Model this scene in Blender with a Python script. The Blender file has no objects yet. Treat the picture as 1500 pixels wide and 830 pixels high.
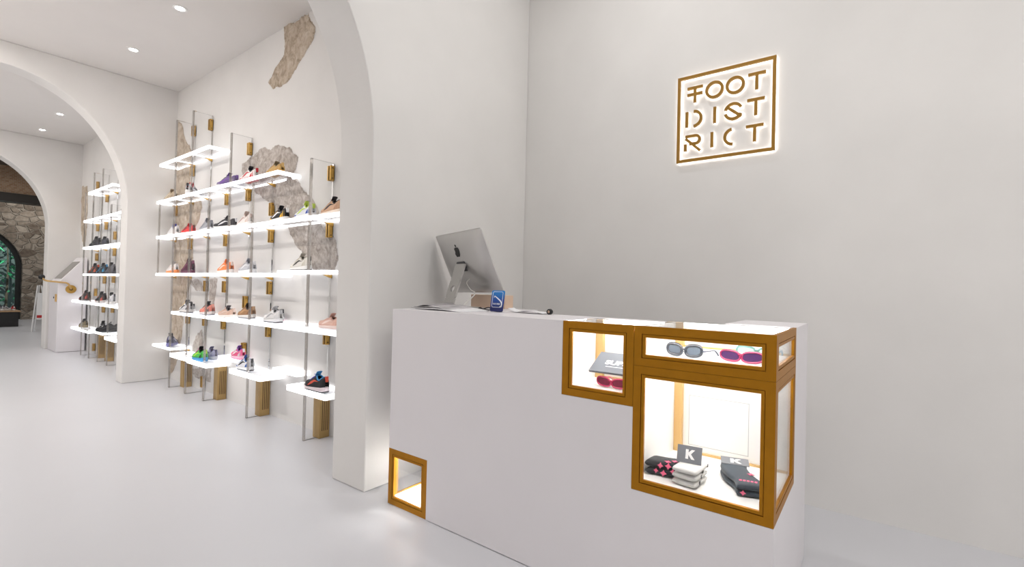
import bpy, math, random
from mathutils import Vector, Matrix, noise
random.seed(7)
PI = math.pi
SC = bpy.context.scene
COL = SC.collection

# ------------------------------------------------------------------ camera
CAM_H = 1.18
YAW, PITCH, ROLL = math.radians(52.847), math.radians(0.6155), math.radians(1.3856)
_f = Vector((math.sin(YAW)*math.cos(PITCH), math.cos(YAW)*math.cos(PITCH), math.sin(PITCH)))
_r = Vector((math.cos(YAW), -math.sin(YAW), 0)); _u = _r.cross(_f)
_r2 = math.cos(ROLL)*_r + math.sin(ROLL)*_u
_u2 = -math.sin(ROLL)*_r + math.cos(ROLL)*_u
cd = bpy.data.cameras.new('camera'); cam = bpy.data.objects.new('camera', cd); COL.objects.link(cam)
cd.sensor_width = 36; cd.lens = 36*701/1500; cd.clip_start = .02; cd.clip_end = 200
m = Matrix((_r2, _u2, -_f)).transposed().to_4x4(); m.translation = (0, 0, CAM_H); cam.matrix_world = m
SC.camera = cam

# ------------------------------------------------------------------ world, exposure
W = bpy.data.worlds.new('world'); SC.world = W; W.use_nodes = True
W.node_tree.nodes['Background'].inputs[0].default_value = (.55, .72, .85, 1)
W.node_tree.nodes['Background'].inputs[1].default_value = .35
SC.view_settings.view_transform = 'Standard'; SC.view_settings.look = 'None'
SC.view_settings.exposure = 0.0; SC.view_settings.gamma = 1.0
SC.view_settings.use_curve_mapping = False
SC.cycles.max_bounces = 14; SC.cycles.diffuse_bounces = 5; SC.cycles.transparent_max_bounces = 24
SC.cycles.caustics_reflective = False; SC.cycles.caustics_refractive = False

LAMP_ONE, LAMP_TWO, LAMP_THREE = 14.0, 5.4, 5.2      # watts of one ceiling downlight in each room
SHELF_GLOW, CASE_GLOW, SIGN_GLOW = 1.8, 34.0, 5.5   # strength of the LED strips
LAMP_COL = (1.0, .985, .965)
LAMP_WARM = (1.0, .95, .905)

# ------------------------------------------------------------------ layout constants (metres)
XW = 3.19            # wall with the sign
YA, YA2 = 2.30, 2.62 # near arch wall
XS = 2.135           # shelf wall of the second room
YB, YB2 = 6.77, 7.0  # middle arch wall
X3 = 2.06            # shelf wall of the third room
YC, YC2 = 10.9, 11.2 # far arch wall
Z1, Z2 = 3.95, 3.47  # ceilings
XL1, XL2, YBACK = -2.2, -.84, -3.4

# ------------------------------------------------------------------ materials
MC = {}
def mat(name, col, rough=.5, metal=0.0, var=0.0, vscale=6.0, bump=0.0, bscale=40.0, emit=0.0, spec=.5, ecol=None, sheen=0.0, coat=0.0):
    if name in MC: return MC[name]
    M = bpy.data.materials.new(name); M.use_nodes = True; MC[name] = M
    nt = M.node_tree; B = nt.nodes['Principled BSDF']
    B.inputs['Base Color'].default_value = (*col, 1); B.inputs['Roughness'].default_value = rough
    B.inputs['Metallic'].default_value = metal; B.inputs['Specular IOR Level'].default_value = spec
    if coat: B.inputs['Coat Weight'].default_value = coat; B.inputs['Coat Roughness'].default_value = .1
    if sheen: B.inputs['Sheen Weight'].default_value = sheen
    if emit:
        B.inputs['Emission Color'].default_value = (*(ecol or col), 1); B.inputs['Emission Strength'].default_value = emit
    if var or bump:
        tc = nt.nodes.new('ShaderNodeTexCoord')
    if var:
        n = nt.nodes.new('ShaderNodeTexNoise'); n.inputs['Scale'].default_value = vscale; n.inputs['Detail'].default_value = 6
        nt.links.new(tc.outputs['Object'], n.inputs['Vector'])
        r = nt.nodes.new('ShaderNodeValToRGB'); r.color_ramp.elements[0].position = .3; r.color_ramp.elements[1].position = .72
        r.color_ramp.elements[0].color = (*[c*(1-var) for c in col], 1); r.color_ramp.elements[1].color = (*[min(1, c*(1+var*.5)) for c in col], 1)
        nt.links.new(n.outputs['Fac'], r.inputs['Fac']); nt.links.new(r.outputs['Color'], B.inputs['Base Color'])
    if bump:
        n = nt.nodes.new('ShaderNodeTexNoise'); n.inputs['Scale'].default_value = bscale; n.inputs['Detail'].default_value = 4
        nt.links.new(tc.outputs['Object'], n.inputs['Vector'])
        b = nt.nodes.new('ShaderNodeBump'); b.inputs['Strength'].default_value = bump; b.inputs['Distance'].default_value = .01
        nt.links.new(n.outputs['Fac'], b.inputs['Height']); nt.links.new(b.outputs['Normal'], B.inputs['Normal'])
    return M

def clear(name, tint, opaque, opcol=(.9, .9, .9), gloss=.06, emit=0.0):
    """clear or frosted sheet: transparent, with a white veil and a soft surface reflection"""
    if name in MC: return MC[name]
    M = bpy.data.materials.new(name); M.use_nodes = True; MC[name] = M
    nt = M.node_tree; nt.nodes.clear(); N = nt.nodes.new; L = nt.links.new
    out = N('ShaderNodeOutputMaterial'); tr = N('ShaderNodeBsdfTransparent'); tr.inputs[0].default_value = (*tint, 1)
    df = N('ShaderNodeBsdfPrincipled'); df.inputs['Base Color'].default_value = (*opcol, 1); df.inputs['Roughness'].default_value = .4
    if emit:
        df.inputs['Emission Color'].default_value = (*opcol, 1); df.inputs['Emission Strength'].default_value = emit
    m1 = N('ShaderNodeMixShader'); m1.inputs[0].default_value = opaque
    L(tr.outputs[0], m1.inputs[1]); L(df.outputs[0], m1.inputs[2])
    gl = N('ShaderNodeBsdfGlossy'); gl.inputs['Roughness'].default_value = .04
    fr = N('ShaderNodeFresnel'); fr.inputs['IOR'].default_value = 1.25
    mu = N('ShaderNodeMath'); mu.operation = 'MULTIPLY'; mu.inputs[1].default_value = gloss*10
    L(fr.outputs[0], mu.inputs[0]); mu.use_clamp = True
    m2 = N('ShaderNodeMixShader'); L(mu.outputs[0], m2.inputs[0]); L(m1.outputs[0], m2.inputs[1]); L(gl.outputs[0], m2.inputs[2])
    L(m2.outputs[0], out.inputs[0])
    return M

PLASTER = mat('plaster', (.80, .785, .768), .75, var=.05, vscale=1.6, bump=.12, bscale=9, spec=.2)
CEIL = mat('ceiling_paint', (.80, .775, .755), .8, var=.02, vscale=2, spec=.2)
WHITE = mat('white_laminate', (.80, .775, .80), .42, var=.015, vscale=3, spec=.4)
WHITE_IN = mat('case_white', (.92, .91, .89), .5)
WHITE_GREY = mat('case_groove', (.55, .55, .56), .6)
GOLD = mat('brushed_gold', (.45, .195, .010), .45, metal=.8, var=.08, vscale=25, spec=.5)
GOLD_LT = mat('pale_gold', (.62, .40, .16), .45, metal=.3)
BRASS = mat('brass', (.60, .36, .09), .3, metal=.8, var=.15, vscale=30)
BRASS_D = mat('brass_slot', (.10, .055, .02), .6)
BOXGOLD = mat('gold_box_sheet', (.50, .33, .13), .42, metal=.4, var=.06, vscale=14)
LED = mat('led_strip', (1, 1, 1), .5, emit=SHELF_GLOW, ecol=(.94, .965, 1))
LEDC = mat('case_led', (1, 1, 1), .5, emit=CASE_GLOW, ecol=(1, .985, .96))
LEDF = mat('case_light_floor', (1, 1, 1), .5, emit=3.0, ecol=(1, .98, .95))
LEDS = mat('sign_led', (1, 1, 1), .5, emit=SIGN_GLOW, ecol=(1, .96, .9))
SIGNGOLD = mat('sign_gold', (.36, .19, .03), .4, metal=.35)
LAMPM = mat('lamp_lens', (1, 1, 1), .5, emit=25, ecol=LAMP_COL)
GLASS = clear('glass', (1, 1, 1), 0.0, gloss=.06)
ACRYL = clear('acrylic', (.985, .985, .985), .03, gloss=.05)
ACRYL_EDGE = clear('acrylic_edge', (.90, .885, .87), .17, (.46, .41, .37), gloss=.3)
SHELF_CLEAR = clear('shelf_acrylic', (.97, .97, .98), .06, (.93, .93, .95), gloss=.012)
SHELF_FROST = clear('shelf_frosted', (.97, .97, .98), .8, (.95, .95, .96), gloss=.04)
BLACK = mat('black', (.012, .012, .013), .45)
ALU = mat('aluminium', (.62, .61, .60), .32, metal=.85)
ALU_S = mat('aluminium_stand', (.55, .54, .52), .4, metal=.7)
PAPER = mat('paper', (.88, .88, .90), .6)

# floor: pale polished cement
def floor_mat():
    M = mat('polished_cement', (.62, .624, .655), .3, var=.02, vscale=.9, spec=.5)
    nt = M.node_tree; B = nt.nodes['Principled BSDF']
    tc = nt.nodes.new('ShaderNodeTexCoord'); n = nt.nodes.new('ShaderNodeTexNoise'); n.inputs['Scale'].default_value = .8; n.inputs['Detail'].default_value = 2
    nt.links.new(tc.outputs['Object'], n.inputs['Vector'])
    mr = nt.nodes.new('ShaderNodeMapRange'); mr.inputs[3].default_value = .27; mr.inputs[4].default_value = .34
    nt.links.new(n.outputs['Fac'], mr.inputs[0]); nt.links.new(mr.outputs[0], B.inputs['Roughness'])
    return M
FLOOR = floor_mat()

def stone_mat(name, cols, scale, bump=.6):
    M = bpy.data.materials.new(name); M.use_nodes = True; nt = M.node_tree; N = nt.nodes.new; L = nt.links.new
    B = nt.nodes['Principled BSDF']; B.inputs['Roughness'].default_value = .9; B.inputs['Specular IOR Level'].default_value = .15
    tc = N('ShaderNodeTexCoord')
    n1 = N('ShaderNodeTexNoise'); n1.inputs['Scale'].default_value = scale; n1.inputs['Detail'].default_value = 9; n1.inputs['Roughness'].default_value = .68; n1.inputs['Distortion'].default_value = .8
    v = N('ShaderNodeTexVoronoi'); v.inputs['Scale'].default_value = scale*1.6; v.feature = 'DISTANCE_TO_EDGE'
    L(tc.outputs['Object'], n1.inputs['Vector']); L(tc.outputs['Object'], v.inputs['Vector'])
    r = N('ShaderNodeValToRGB'); e = r.color_ramp.elements
    e[0].position = .32; e[0].color = (*cols[0], 1); e[1].position = .7; e[1].color = (*cols[2], 1)
    k = e.new(.5); k.color = (*cols[1], 1)
    L(n1.outputs['Fac'], r.inputs['Fac']); L(r.outputs['Color'], B.inputs['Base Color'])
    ad = N('ShaderNodeMath'); ad.operation = 'MULTIPLY_ADD'; ad.inputs[1].default_value = 1.2
    L(v.outputs['Distance'], ad.inputs[0]); L(n1.outputs['Fac'], ad.inputs[2])
    b = N('ShaderNodeBump'); b.inputs['Strength'].default_value = bump; b.inputs['Distance'].default_value = .02
    L(ad.outputs[0], b.inputs['Height']); L(b.outputs['Normal'], B.inputs['Normal'])
    return M
STONE = stone_mat('bare_stone', ((.32, .25, .185), (.54, .45, .355), (.70, .63, .55)), 11, .4)
STONE_GREY = stone_mat('bare_stone_grey', ((.31, .265, .235), (.50, .45, .41), (.70, .66, .63)), 17, .4)
def rubble():
    M = bpy.data.materials.new('rubble_stone'); M.use_nodes = True; nt = M.node_tree; N = nt.nodes.new; L = nt.links.new
    B = nt.nodes['Principled BSDF']; B.inputs['Roughness'].default_value = .9
    tc = N('ShaderNodeTexCoord'); mp = N('ShaderNodeMapping'); mp.inputs['Scale'].default_value = (1, 1, 1.7); L(tc.outputs['Object'], mp.inputs[0])
    v = N('ShaderNodeTexVoronoi'); v.inputs['Scale'].default_value = 4.2; L(mp.outputs[0], v.inputs['Vector'])
    e = N('ShaderNodeTexVoronoi'); e.feature = 'DISTANCE_TO_EDGE'; e.inputs['Scale'].default_value = 4.2; L(mp.outputs[0], e.inputs['Vector'])
    n = N('ShaderNodeTexNoise'); n.inputs['Scale'].default_value = 14; n.inputs['Detail'].default_value = 6; L(tc.outputs['Object'], n.inputs['Vector'])
    bw = N('ShaderNodeRGBToBW'); L(v.outputs['Color'], bw.inputs[0])
    ad = N('ShaderNodeMath'); ad.operation = 'MULTIPLY_ADD'; ad.inputs[1].default_value = .55; L(bw.outputs[0], ad.inputs[0])
    hl = N('ShaderNodeMath'); hl.operation = 'MULTIPLY'; hl.inputs[1].default_value = .5; L(n.outputs['Fac'], hl.inputs[0]); L(hl.outputs[0], ad.inputs[2])
    r = N('ShaderNodeValToRGB'); q = r.color_ramp.elements; q[0].position = .25; q[0].color = (.13, .10, .075, 1); q[1].position = .8; q[1].color = (.50, .44, .37, 1)
    k = q.new(.5); k.color = (.30, .25, .20, 1); L(ad.outputs[0], r.inputs[0])
    rm = N('ShaderNodeValToRGB'); rm.color_ramp.elements[0].position = .02; rm.color_ramp.elements[1].position = .07; L(e.outputs['Distance'], rm.inputs[0])
    mx = N('ShaderNodeMixRGB'); mx.inputs[1].default_value = (.40, .35, .29, 1); L(rm.outputs[0], mx.inputs[0]); L(r.outputs[0], mx.inputs[2]); L(mx.outputs[0], B.inputs['Base Color'])
    b = N('ShaderNodeBump'); b.inputs['Distance'].default_value = .04; L(rm.outputs[0], b.inputs['Height']); L(b.outputs['Normal'], B.inputs['Normal'])
    return M
STONE_FAR = rubble()

# ------------------------------------------------------------------ mesh builder
ROOT = {}
class MB:
    def __init__(s): s.v = []; s.f = []; s.mi = []
    def add(s, vs, fs, m=0):
        o = len(s.v); s.v += [tuple(p) for p in vs]
        for f in fs: s.f.append([o+i for i in f]); s.mi.append(m)
        return s
    def box(s, x0, x1, y0, y1, z0, z1, m=0):
        x0, x1 = min(x0, x1), max(x0, x1); y0, y1 = min(y0, y1), max(y0, y1); z0, z1 = min(z0, z1), max(z0, z1)
        vs = [(x, y, z) for z in (z0, z1) for y in (y0, y1) for x in (x0, x1)]
        return s.add(vs, [(0, 2, 3, 1), (4, 5, 7, 6), (0, 1, 5, 4), (2, 6, 7, 3), (0, 4, 6, 2), (1, 3, 7, 5)], m)
    def loft(s, rings, caps=True, closed=True, m=0):
        n = len(rings[0]); vs = [p for r in rings for p in r]; fs = []
        for i in range(len(rings)-1):
            for j in range(n if closed else n-1):
                k = (j+1) % n
                fs.append((i*n+j, i*n+k, (i+1)*n+k, (i+1)*n+j))
        if caps: fs.append(tuple(reversed(range(n)))); fs.append(tuple((len(rings)-1)*n+j for j in range(n)))
        return s.add(vs, fs, m)
    def extrude(s, poly, axis, a0, a1, m=0):
        """poly: 2D points in the other two axes (in x,y,z order)"""
        def P(p, a):
            q = list(p); q.insert(axis, a); return tuple(q)
        return s.loft([[P(p, a0) for p in poly], [P(p, a1) for p in poly]], m=m)
    def tube(s, pts, r, n=8, closed=False, m=0, caps=True):
        pts = [Vector(p) for p in pts]; rings = []; N = len(pts); prev = None
        for i, p in enumerate(pts):
            if closed: d = pts[(i+1) % N]-pts[i-1]
            else: d = pts[min(i+1, N-1)]-pts[max(i-1, 0)]
            d.normalize()
            if prev is None:
                a = d.orthogonal().normalized()
            else:
                a = (prev-d*prev.dot(d)).normalized()
            prev = a; b = d.cross(a); rr = r[i] if isinstance(r, (list, tuple)) else r
            rings.append([tuple(p+a*math.cos(2*PI*k/n)*rr+b*math.sin(2*PI*k/n)*rr) for k in range(n)])
        if closed: rings.append(rings[0])
        return s.loft(rings, caps=caps and not closed, m=m)
    def grid(s, fn, nu, nv, m=0):
        vs = [fn(i/nu, j/nv) for i in range(nu+1) for j in range(nv+1)]
        fs = [(i*(nv+1)+j, (i+1)*(nv+1)+j, (i+1)*(nv+1)+j+1, i*(nv+1)+j+1) for i in range(nu) for j in range(nv)]
        return s.add(vs, fs, m)
    def lathe(s, prof, n=24, axis=2, c=(0, 0, 0), m=0, caps=True):
        rings = []
        for r, h in prof:
            ring = []
            for k in range(n):
                a = 2*PI*k/n; q = [r*math.cos(a), r*math.sin(a)]; q.insert(axis, h)
                ring.append(tuple(q[i]+c[i] for i in range(3)))
            rings.append(ring)
        return s.loft(rings, caps=caps, m=m)
    def mesh(s, name, off=(0, 0, 0), smooth=False):
        me = bpy.data.meshes.new(name)
        me.from_pydata([(x-off[0], y-off[1], z-off[2]) for x, y, z in s.v], [], s.f)
        for p, i in zip(me.polygons, s.mi): p.material_index = i; p.use_smooth = smooth
        me.validate(); me.update()
        import bmesh
        b = bmesh.new(); b.from_mesh(me); bmesh.ops.recalc_face_normals(b, faces=b.faces); b.to_mesh(me); b.free()
        return me
    def build(s, name, mats, parent=None, smooth=False, bevel=0, solid=0, world=True):
        off = ROOT.get(parent.name, (0, 0, 0)) if (parent and world) else (0, 0, 0)
        me = s.mesh(name, off, smooth)
        for M in (mats if isinstance(mats, (list, tuple)) else [mats]): me.materials.append(M)
        o = bpy.data.objects.new(name, me); COL.objects.link(o)
        if parent: o.parent = parent; ROOT[o.name] = off
        if solid:
            q = o.modifiers.new('solid', 'SOLIDIFY'); q.thickness = solid; q.offset = 0
        if bevel:
            q = o.modifiers.new('bevel', 'BEVEL'); q.width = bevel; q.segments = 2; q.limit_method = 'ANGLE'; q.angle_limit = math.radians(40)
        return o

def tag(o, label, cat, group=None):
    o['label'] = label; o['category'] = cat
    if group: o['group'] = group
    return o
def thing(name, label, cat, loc=(0, 0, 0), group=None, rotz=0):
    o = bpy.data.objects.new(name, None); COL.objects.link(o); o.location = loc; o.rotation_euler = (0, 0, rotz); o.empty_display_size = .05
    ROOT[o.name] = tuple(loc)
    return tag(o, label, cat, group)
def sub_empty(name, parent):
    o = bpy.data.objects.new(name, None); COL.objects.link(o); o.parent = parent; ROOT[o.name] = ROOT[parent.name]; o.empty_display_size = .05
    return o
def struct(name, mb, mats, **k):
    o = mb.build(name, mats, **k); o['kind'] = 'structure'; return o

# ------------------------------------------------------------------ the rooms
def arch_poly(xl, xr, zt, c, rx, zs, rz, n=48):
    """wall outline in x,z with an arched opening from the floor"""
    p = [(xl, 0), (c-rx, 0)]
    p += [(c-rx*math.cos(PI*i/n), zs+rz*math.sin(PI*i/n)) for i in range(n+1)]
    p += [(c+rx, 0), (xr, 0), (xr, zt), (xl, zt)]
    return p
T = .12
struct('floor', MB().box(XL1-T, 4.6, YBACK-T, 24, -.1, 0), FLOOR)
struct('wall_right', MB().box(XW, XW+T, YBACK, YA2, 0, Z1), PLASTER)
struct('wall_left', MB().box(XL1-T, XL1, YBACK, YA, 0, Z1), PLASTER)
struct('wall_back', MB().box(XL1-T, XW+T, YBACK-T, YBACK, 0, Z1), PLASTER)
struct('ceiling', MB().box(XL1-T, XW+T, YBACK-T, YA2, Z1, Z1+.1), CEIL)
struct('wall_front', MB().extrude(arch_poly(XL1-T, XW, Z1, .65, 1.037, 2.0, 1.25), 1, YA, YA2), PLASTER, bevel=.008)
WALL_SHELF = struct('wall_shelves', MB().box(XS, XS+T, YA2, YB, 0, Z2), PLASTER)
struct('wall_left_second', MB().box(XL2-T, XL2, YA2, YC, 0, Z2), PLASTER)
struct('ceiling_second', MB().box(XL2-T, XS+T, YA2, YC2, Z2, Z2+.1), CEIL)
struct('wall_middle', MB().extrude(arch_poly(XL2, XS+T, Z2, .65, 1.022, 2.0, 1.25), 1, YB, YB2), PLASTER, bevel=.008)
WALL_SHELF3 = struct('wall_shelves_far', MB().box(X3, X3+T, YB2, YC, 0, Z2), PLASTER)
struct('wall_rear', MB().extrude(arch_poly(XL2, X3+T, Z2, .65, 1.01, 2.0, 1.18), 1, YC, YC2), PLASTER, bevel=.008)

# ceiling downlights: recessed ring + lens, each with its own lamp
def downlight(x, y, z, watts, label, group, spot=False, col=LAMP_WARM):
    t = thing('downlight', label, 'ceiling light', (x, y, z), group)
    MB().lathe([(.034, .0005), (.034, -.004), (.05, -.006), (.055, -.003), (.055, .0005)], 28, caps=False).build('trim_ring', mat('white_trim', (.85, .84, .83), .4), t, smooth=True, world=False)
    MB().lathe([(.033, -.001), (.033, -.0025)], 24).build('lens', LAMPM, t, world=False)
    l = bpy.data.lights.new('downlight_lamp', 'SPOT' if spot else 'AREA'); l.energy = watts; l.color = col
    if spot:
        l.spot_size = math.radians(spot); l.spot_blend = .55; l.shadow_soft_size = .035
    else:
        l.shape = 'DISK'; l.size = .10
    o = bpy.data.objects.new('downlight_lamp', l); COL.objects.link(o); o.parent = t; o.location = (0, 0, -.012)
    return t
for x in (-.4, 1.3):  # unseen fill lamps, added and spaced to light the counter room evenly
    for y in (-2.9, -1.7, -.3):
        downlight(x, y, Z1, LAMP_ONE, 'added white fill downlight in the unseen ceiling of the counter room', 'added downlights over the counter room', col=LAMP_COL)
downlight(2.25, 1.1, Z1, LAMP_ONE*.8, 'added white downlight in the unseen ceiling right above the counter', 'added downlights over the counter room', col=LAMP_COL)  # extra unseen lamp, added to brighten worktop, sign wall and arch wall
for y in (3.46, 4.69, 5.92):
    downlight(1.47, y, Z2, LAMP_TWO*1.2, {3.46: 'recessed downlight over the shoe shelves, just past the near arch wall', 4.69: 'recessed downlight in the ceiling opposite the middle of the shoe shelves', 5.92: 'recessed downlight in the ceiling just before the middle arch wall'}[y], 'downlights over the shoe shelves', 75)
    if y > 4: downlight(-.15, y, Z2, LAMP_TWO*5.4, 'added unseen downlight in the second ceiling, along the wall without shelves', 'added downlights over the aisle')  # out of view, added to brighten ceiling and middle arch wall
for y in (7.9, 9.125, 10.34):
    downlight(1.467, y, Z2, LAMP_THREE*2.6, {7.9: 'recessed downlight right behind the middle arch wall', 9.125: 'recessed downlight over the far shoe shelves', 10.34: 'recessed downlight over the white kiosk'}[y], 'downlights over the far shelves', 80)
    downlight(.0, y, Z2, LAMP_THREE*2.8, 'added unseen downlight in the third ceiling, over the aisle', 'added downlights over the far aisle')  # second row out of view, added to fill the third room with light

# bare stone showing where the plaster is broken away
def inside(p, poly):
    x, y = p; r = False; j = len(poly)-1
    for i in range(len(poly)):
        a, b = poly[i], poly[j]
        if (a[1] > y) != (b[1] > y) and x < (b[0]-a[0])*(y-a[1])/(b[1]-a[1])+a[0]: r = not r
        j = i
    return r
def patch(outline, x, wall, M, cell=.009, depth=.011):
    ys = [p[0] for p in outline]; zs = [p[1] for p in outline]
    y0, z0 = min(ys), min(zs); nu = int((max(ys)-y0)/cell)+2; nv = int((max(zs)-z0)/cell)+2
    idx = {}; mb = MB(); fs = []
    def ok(i, j):
        y, z = y0+(i+.5)*cell, z0+(j+.5)*cell
        w = noise.noise_vector((y*9, z*9, 3))*.028 + noise.noise_vector((y*30, z*30, 8))*.010
        return inside((y+w.x, z+w.y), outline)
    cells = {(i, j) for i in range(-2, nu+2) for j in range(-2, nv+2) if ok(i, j)}
    def vid(i, j):
        if (i, j) not in idx:
            y, z = y0+i*cell, z0+j*cell
            full = all(c in cells for c in ((i, j), (i-1, j), (i, j-1), (i-1, j-1)))
            d = .0015 if not full else .002+depth*max(.1, .55+.9*noise.fractal((y*7, z*7, 1), 1, 2.1, 5))
            j2 = noise.noise_vector((y*40, z*40, 0))*.004
            idx[(i, j)] = len(mb.v); mb.v.append((x-d, y+j2.x, z+j2.y))
        return idx[(i, j)]
    for i, j in sorted(cells):
        mb.f.append([vid(i, j), vid(i+1, j), vid(i+1, j+1), vid(i, j+1)]); mb.mi.append(0)
    return mb.build('exposed_stone', M, wall)
OUT = {
 'top': [(4.25, 3.465), (3.84, 3.465), (3.73, 3.31), (3.77, 3.19), (3.92, 3.11), (4.06, 3.02), (4.17, 2.96), (4.41, 2.96), (4.50, 3.02), (4.37, 3.16), (4.24, 3.22), (4.23, 3.32)],
 'mid': [(5.02, 2.26), (4.96, 2.35), (4.78, 2.40), (4.65, 2.43), (4.53, 2.44), (4.45, 2.41), (4.29, 2.42), (4.18, 2.40), (3.95, 2.27), (3.94, 2.22), (4.02, 2.13), (3.94, 2.05), (3.84, 1.97), (3.70, 1.88), (3.60, 1.78), (3.56, 1.68), (3.41, 1.60), (3.30, 1.40), (3.36, 1.28), (3.64, 1.28), (3.74, 1.37), (3.88, 1.46), (3.99, 1.56), (4.10, 1.67), (4.26, 1.80), (4.42, 1.91), (4.58, 1.98), (4.81, 2.09), (4.90, 2.16)],
 'corner': [(6.75, 3.11), (6.62, 3.05), (6.54, 2.91), (6.43, 2.79), (6.30, 2.69), (6.28, 2.49), (6.23, 2.24), (5.98, 2.09), (5.94, 1.97), (6.05, 1.84), (6.16, 1.75), (6.17, 1.51), (6.18, 1.19), (6.35, 0.94), (6.41, 0.57), (6.49, 0.31), (6.64, 0.12), (6.75, 0.02)],
 's1': [(5.68, 1.21), (5.48, 1.21), (5.55, 0.93), (5.63, 0.88), (5.68, 1.06)],
 's2': [(6.14, 0.33), (6.01, 0.56), (5.84, 0.65), (5.80, 0.53), (5.84, 0.34)],
 's3': [(6.16, 0.18), (5.56, 0.28), (5.57, 0.12), (5.94, 0.12)],
 's0': [(6.27, 1.20), (5.91, 1.20), (5.83, 1.08), (6.04, 1.06)],
}
for k, o in OUT.items():
    patch(o, XS, WALL_SHELF, STONE_GREY if k in ('mid', 's1', 's2', 's3', 's0') else STONE)
patch([(10.88, 2.76), (10.54, 2.72), (10.46, 2.40), (10.48, 1.95), (10.61, 1.59), (10.86, 2.03)], X3, WALL_SHELF3, STONE, .03)

# ------------------------------------------------------------------ lit sign on the right wall
sg = thing('wall_sign', 'square gold backlit sign with three rows of stylised letters on the plain wall', 'sign', (XW, .768, 2.315))
def stroke(mb, pts, w, x0, x1, closed=False):
    """a flat band of width w along points (y, z), from x0 to x1"""
    n = len(pts); L = []; R = []
    for i, p in enumerate(pts):
        if closed: a, b = pts[i-1], pts[(i+1) % n]
        else: a, b = pts[max(i-1, 0)], pts[min(i+1, n-1)]
        def nrm(u, v):
            d = Vector((v[0]-u[0], v[1]-u[1]));
            return d.normalized() if d.length else Vector((0, 0))
        d1 = nrm(a, p) if (closed or i > 0) else nrm(p, b); d2 = nrm(p, b) if (closed or i < n-1) else d1
        t = (d1+d2).normalized(); k = 1/max(.35, t.dot(d1)); nn = Vector((-t.y, t.x))*w/2*k
        L.append((p[0]+nn.x, p[1]+nn.y)); R.append((p[0]-nn.x, p[1]-nn.y))
    rings = [[(x0, *l), (x1, *l), (x1, *r), (x0, *r)] for l, r in zip(L, R)]
    if closed: rings.append(rings[0])
    mb.loft(rings, caps=not closed)
def arc(cy, cz, r, a0, a1, n=20):
    return [(cy-r*math.cos(math.radians(a0+(a1-a0)*i/n)), cz+r*math.sin(math.radians(a0+(a1-a0)*i/n))) for i in range(n+1)]
R_ = .047
cy = (.945, .824, .703, .582); cz = (2.468, 2.31, 2.152)
def Tl(y, z): return [[(y+.048, z+.046), (y-.048, z+.046)], [(y, z+.038), (y, z-.05)]]
LET = [
 ('letter_f', [[(.993, 2.513), (.897, 2.513)], [(.993, 2.471), (.899, 2.471)], [(.945, 2.505), (.945, 2.417)]]),
 ('letter_o', ['O', arc(cy[1], cz[0]+.004, R_, 0, 342, 30)]), ('letter_o', ['O', arc(cy[2], cz[0]+.004, R_, 0, 348, 30)]),
 ('letter_t', Tl(cy[3], cz[0])),
 ('letter_d', [[(.994, 2.361), (.994, 2.262)], arc(.952, 2.311, .048, -88, 88)]),
 ('letter_i', [[(.821, 2.361), (.821, 2.26)]]),
 ('letter_s', [arc(.711, 2.311, .047, 25, 165), arc(.711, 2.311, .047, 195, 335), [(.752, 2.346), (.666, 2.272)]]),
 ('letter_t', Tl(.585, cz[1]+.002)),
 ('letter_r', [[(1.0, 2.2), (.945, 2.2)]+arc(.937, 2.174, .026, 90, -75, 12)+[(.975, 2.15)], [(.998, 2.186), (.908, 2.1)], [(1.0, 2.15), (1.0, 2.106)]]),
 ('letter_i', [[(.835, 2.203), (.835, 2.107)]]),
 ('letter_c', [arc(.711, 2.155, .047, 100, 268)]),
 ('letter_t', Tl(.589, cz[2]+.001)),
]
XF0, XF1 = XW-.030, XW-.013      # gold face
XG0, XG1 = XW-.013, XW-.009      # light strip behind it
fr = [(.488, 2.588), (.488, 2.043), (1.047, 2.043), (1.047, 2.588)]
mb = MB(); stroke(mb, fr, .018, XF0, XF1, True); o = mb.build('sign_frame', SIGNGOLD, sg)
mb = MB(); stroke(mb, fr, .013, XG0, XG1, True); mb.build('halo_light', LEDS, o)
for nm, st in LET:
    g, h = MB(), MB()
    for qi, q in enumerate(st):
        if q == 'O': continue
        cl = 'O' == st[0]
        pts = q[:-1] if cl else q
        if cl: pts = arc(sum(p[0] for p in q)/len(q), q[0][1], R_, 0, 360, 36)[:-1]
        stroke(g, pts, .0165, XF0-.0005*qi, XF1, cl); stroke(h, pts, .011, XG0, XG1, cl)
    o = g.build(nm, SIGNGOLD, sg); h.build('halo_light', LEDS, o)

# ------------------------------------------------------------------ reception counter with built-in display cases
CX, CY0, CY1, CZ = 1.69, .24, 2.09, 1.055
ct = thing('reception_counter', 'long white reception counter with gold-framed glass display cases built into it', 'counter', (CX, CY0, 0))
G = .004
mb = MB()
front = [(CY1, .302), (CY1, CZ), (1.014, CZ), (1.014, .754), (.707, .754), (.707, .453), (CY0, .453), (CY0, G), (1.792, G), (1.792, .302)]
mb.extrude(front, 0, CX, CX+.02).build('front_panel', WHITE, ct)
MB().extrude([(CX+.02, G), (2.55, G), (2.55, CZ), (2.157, CZ), (2.157, .453), (CX+.02, .453)], 1, CY0, CY0+.02).build('end_panel', WHITE, ct)
MB().extrude([(CX+.02, .302), (1.99, .302), (1.99, G), (2.40, G), (2.40, CZ-.026), (CX+.02, CZ-.026)], 1, CY1-.02, CY1).build('end_panel', WHITE, ct)
MB().extrude([(CX+.02, 1.014), (CX+.02, CY1), (2.40, CY1), (2.40, 1.62), (2.07, 1.62), (2.07, .72), (1.995, .72), (1.995, 1.014)], 2, CZ-.025, CZ).build('worktop', WHITE, ct)
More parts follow.
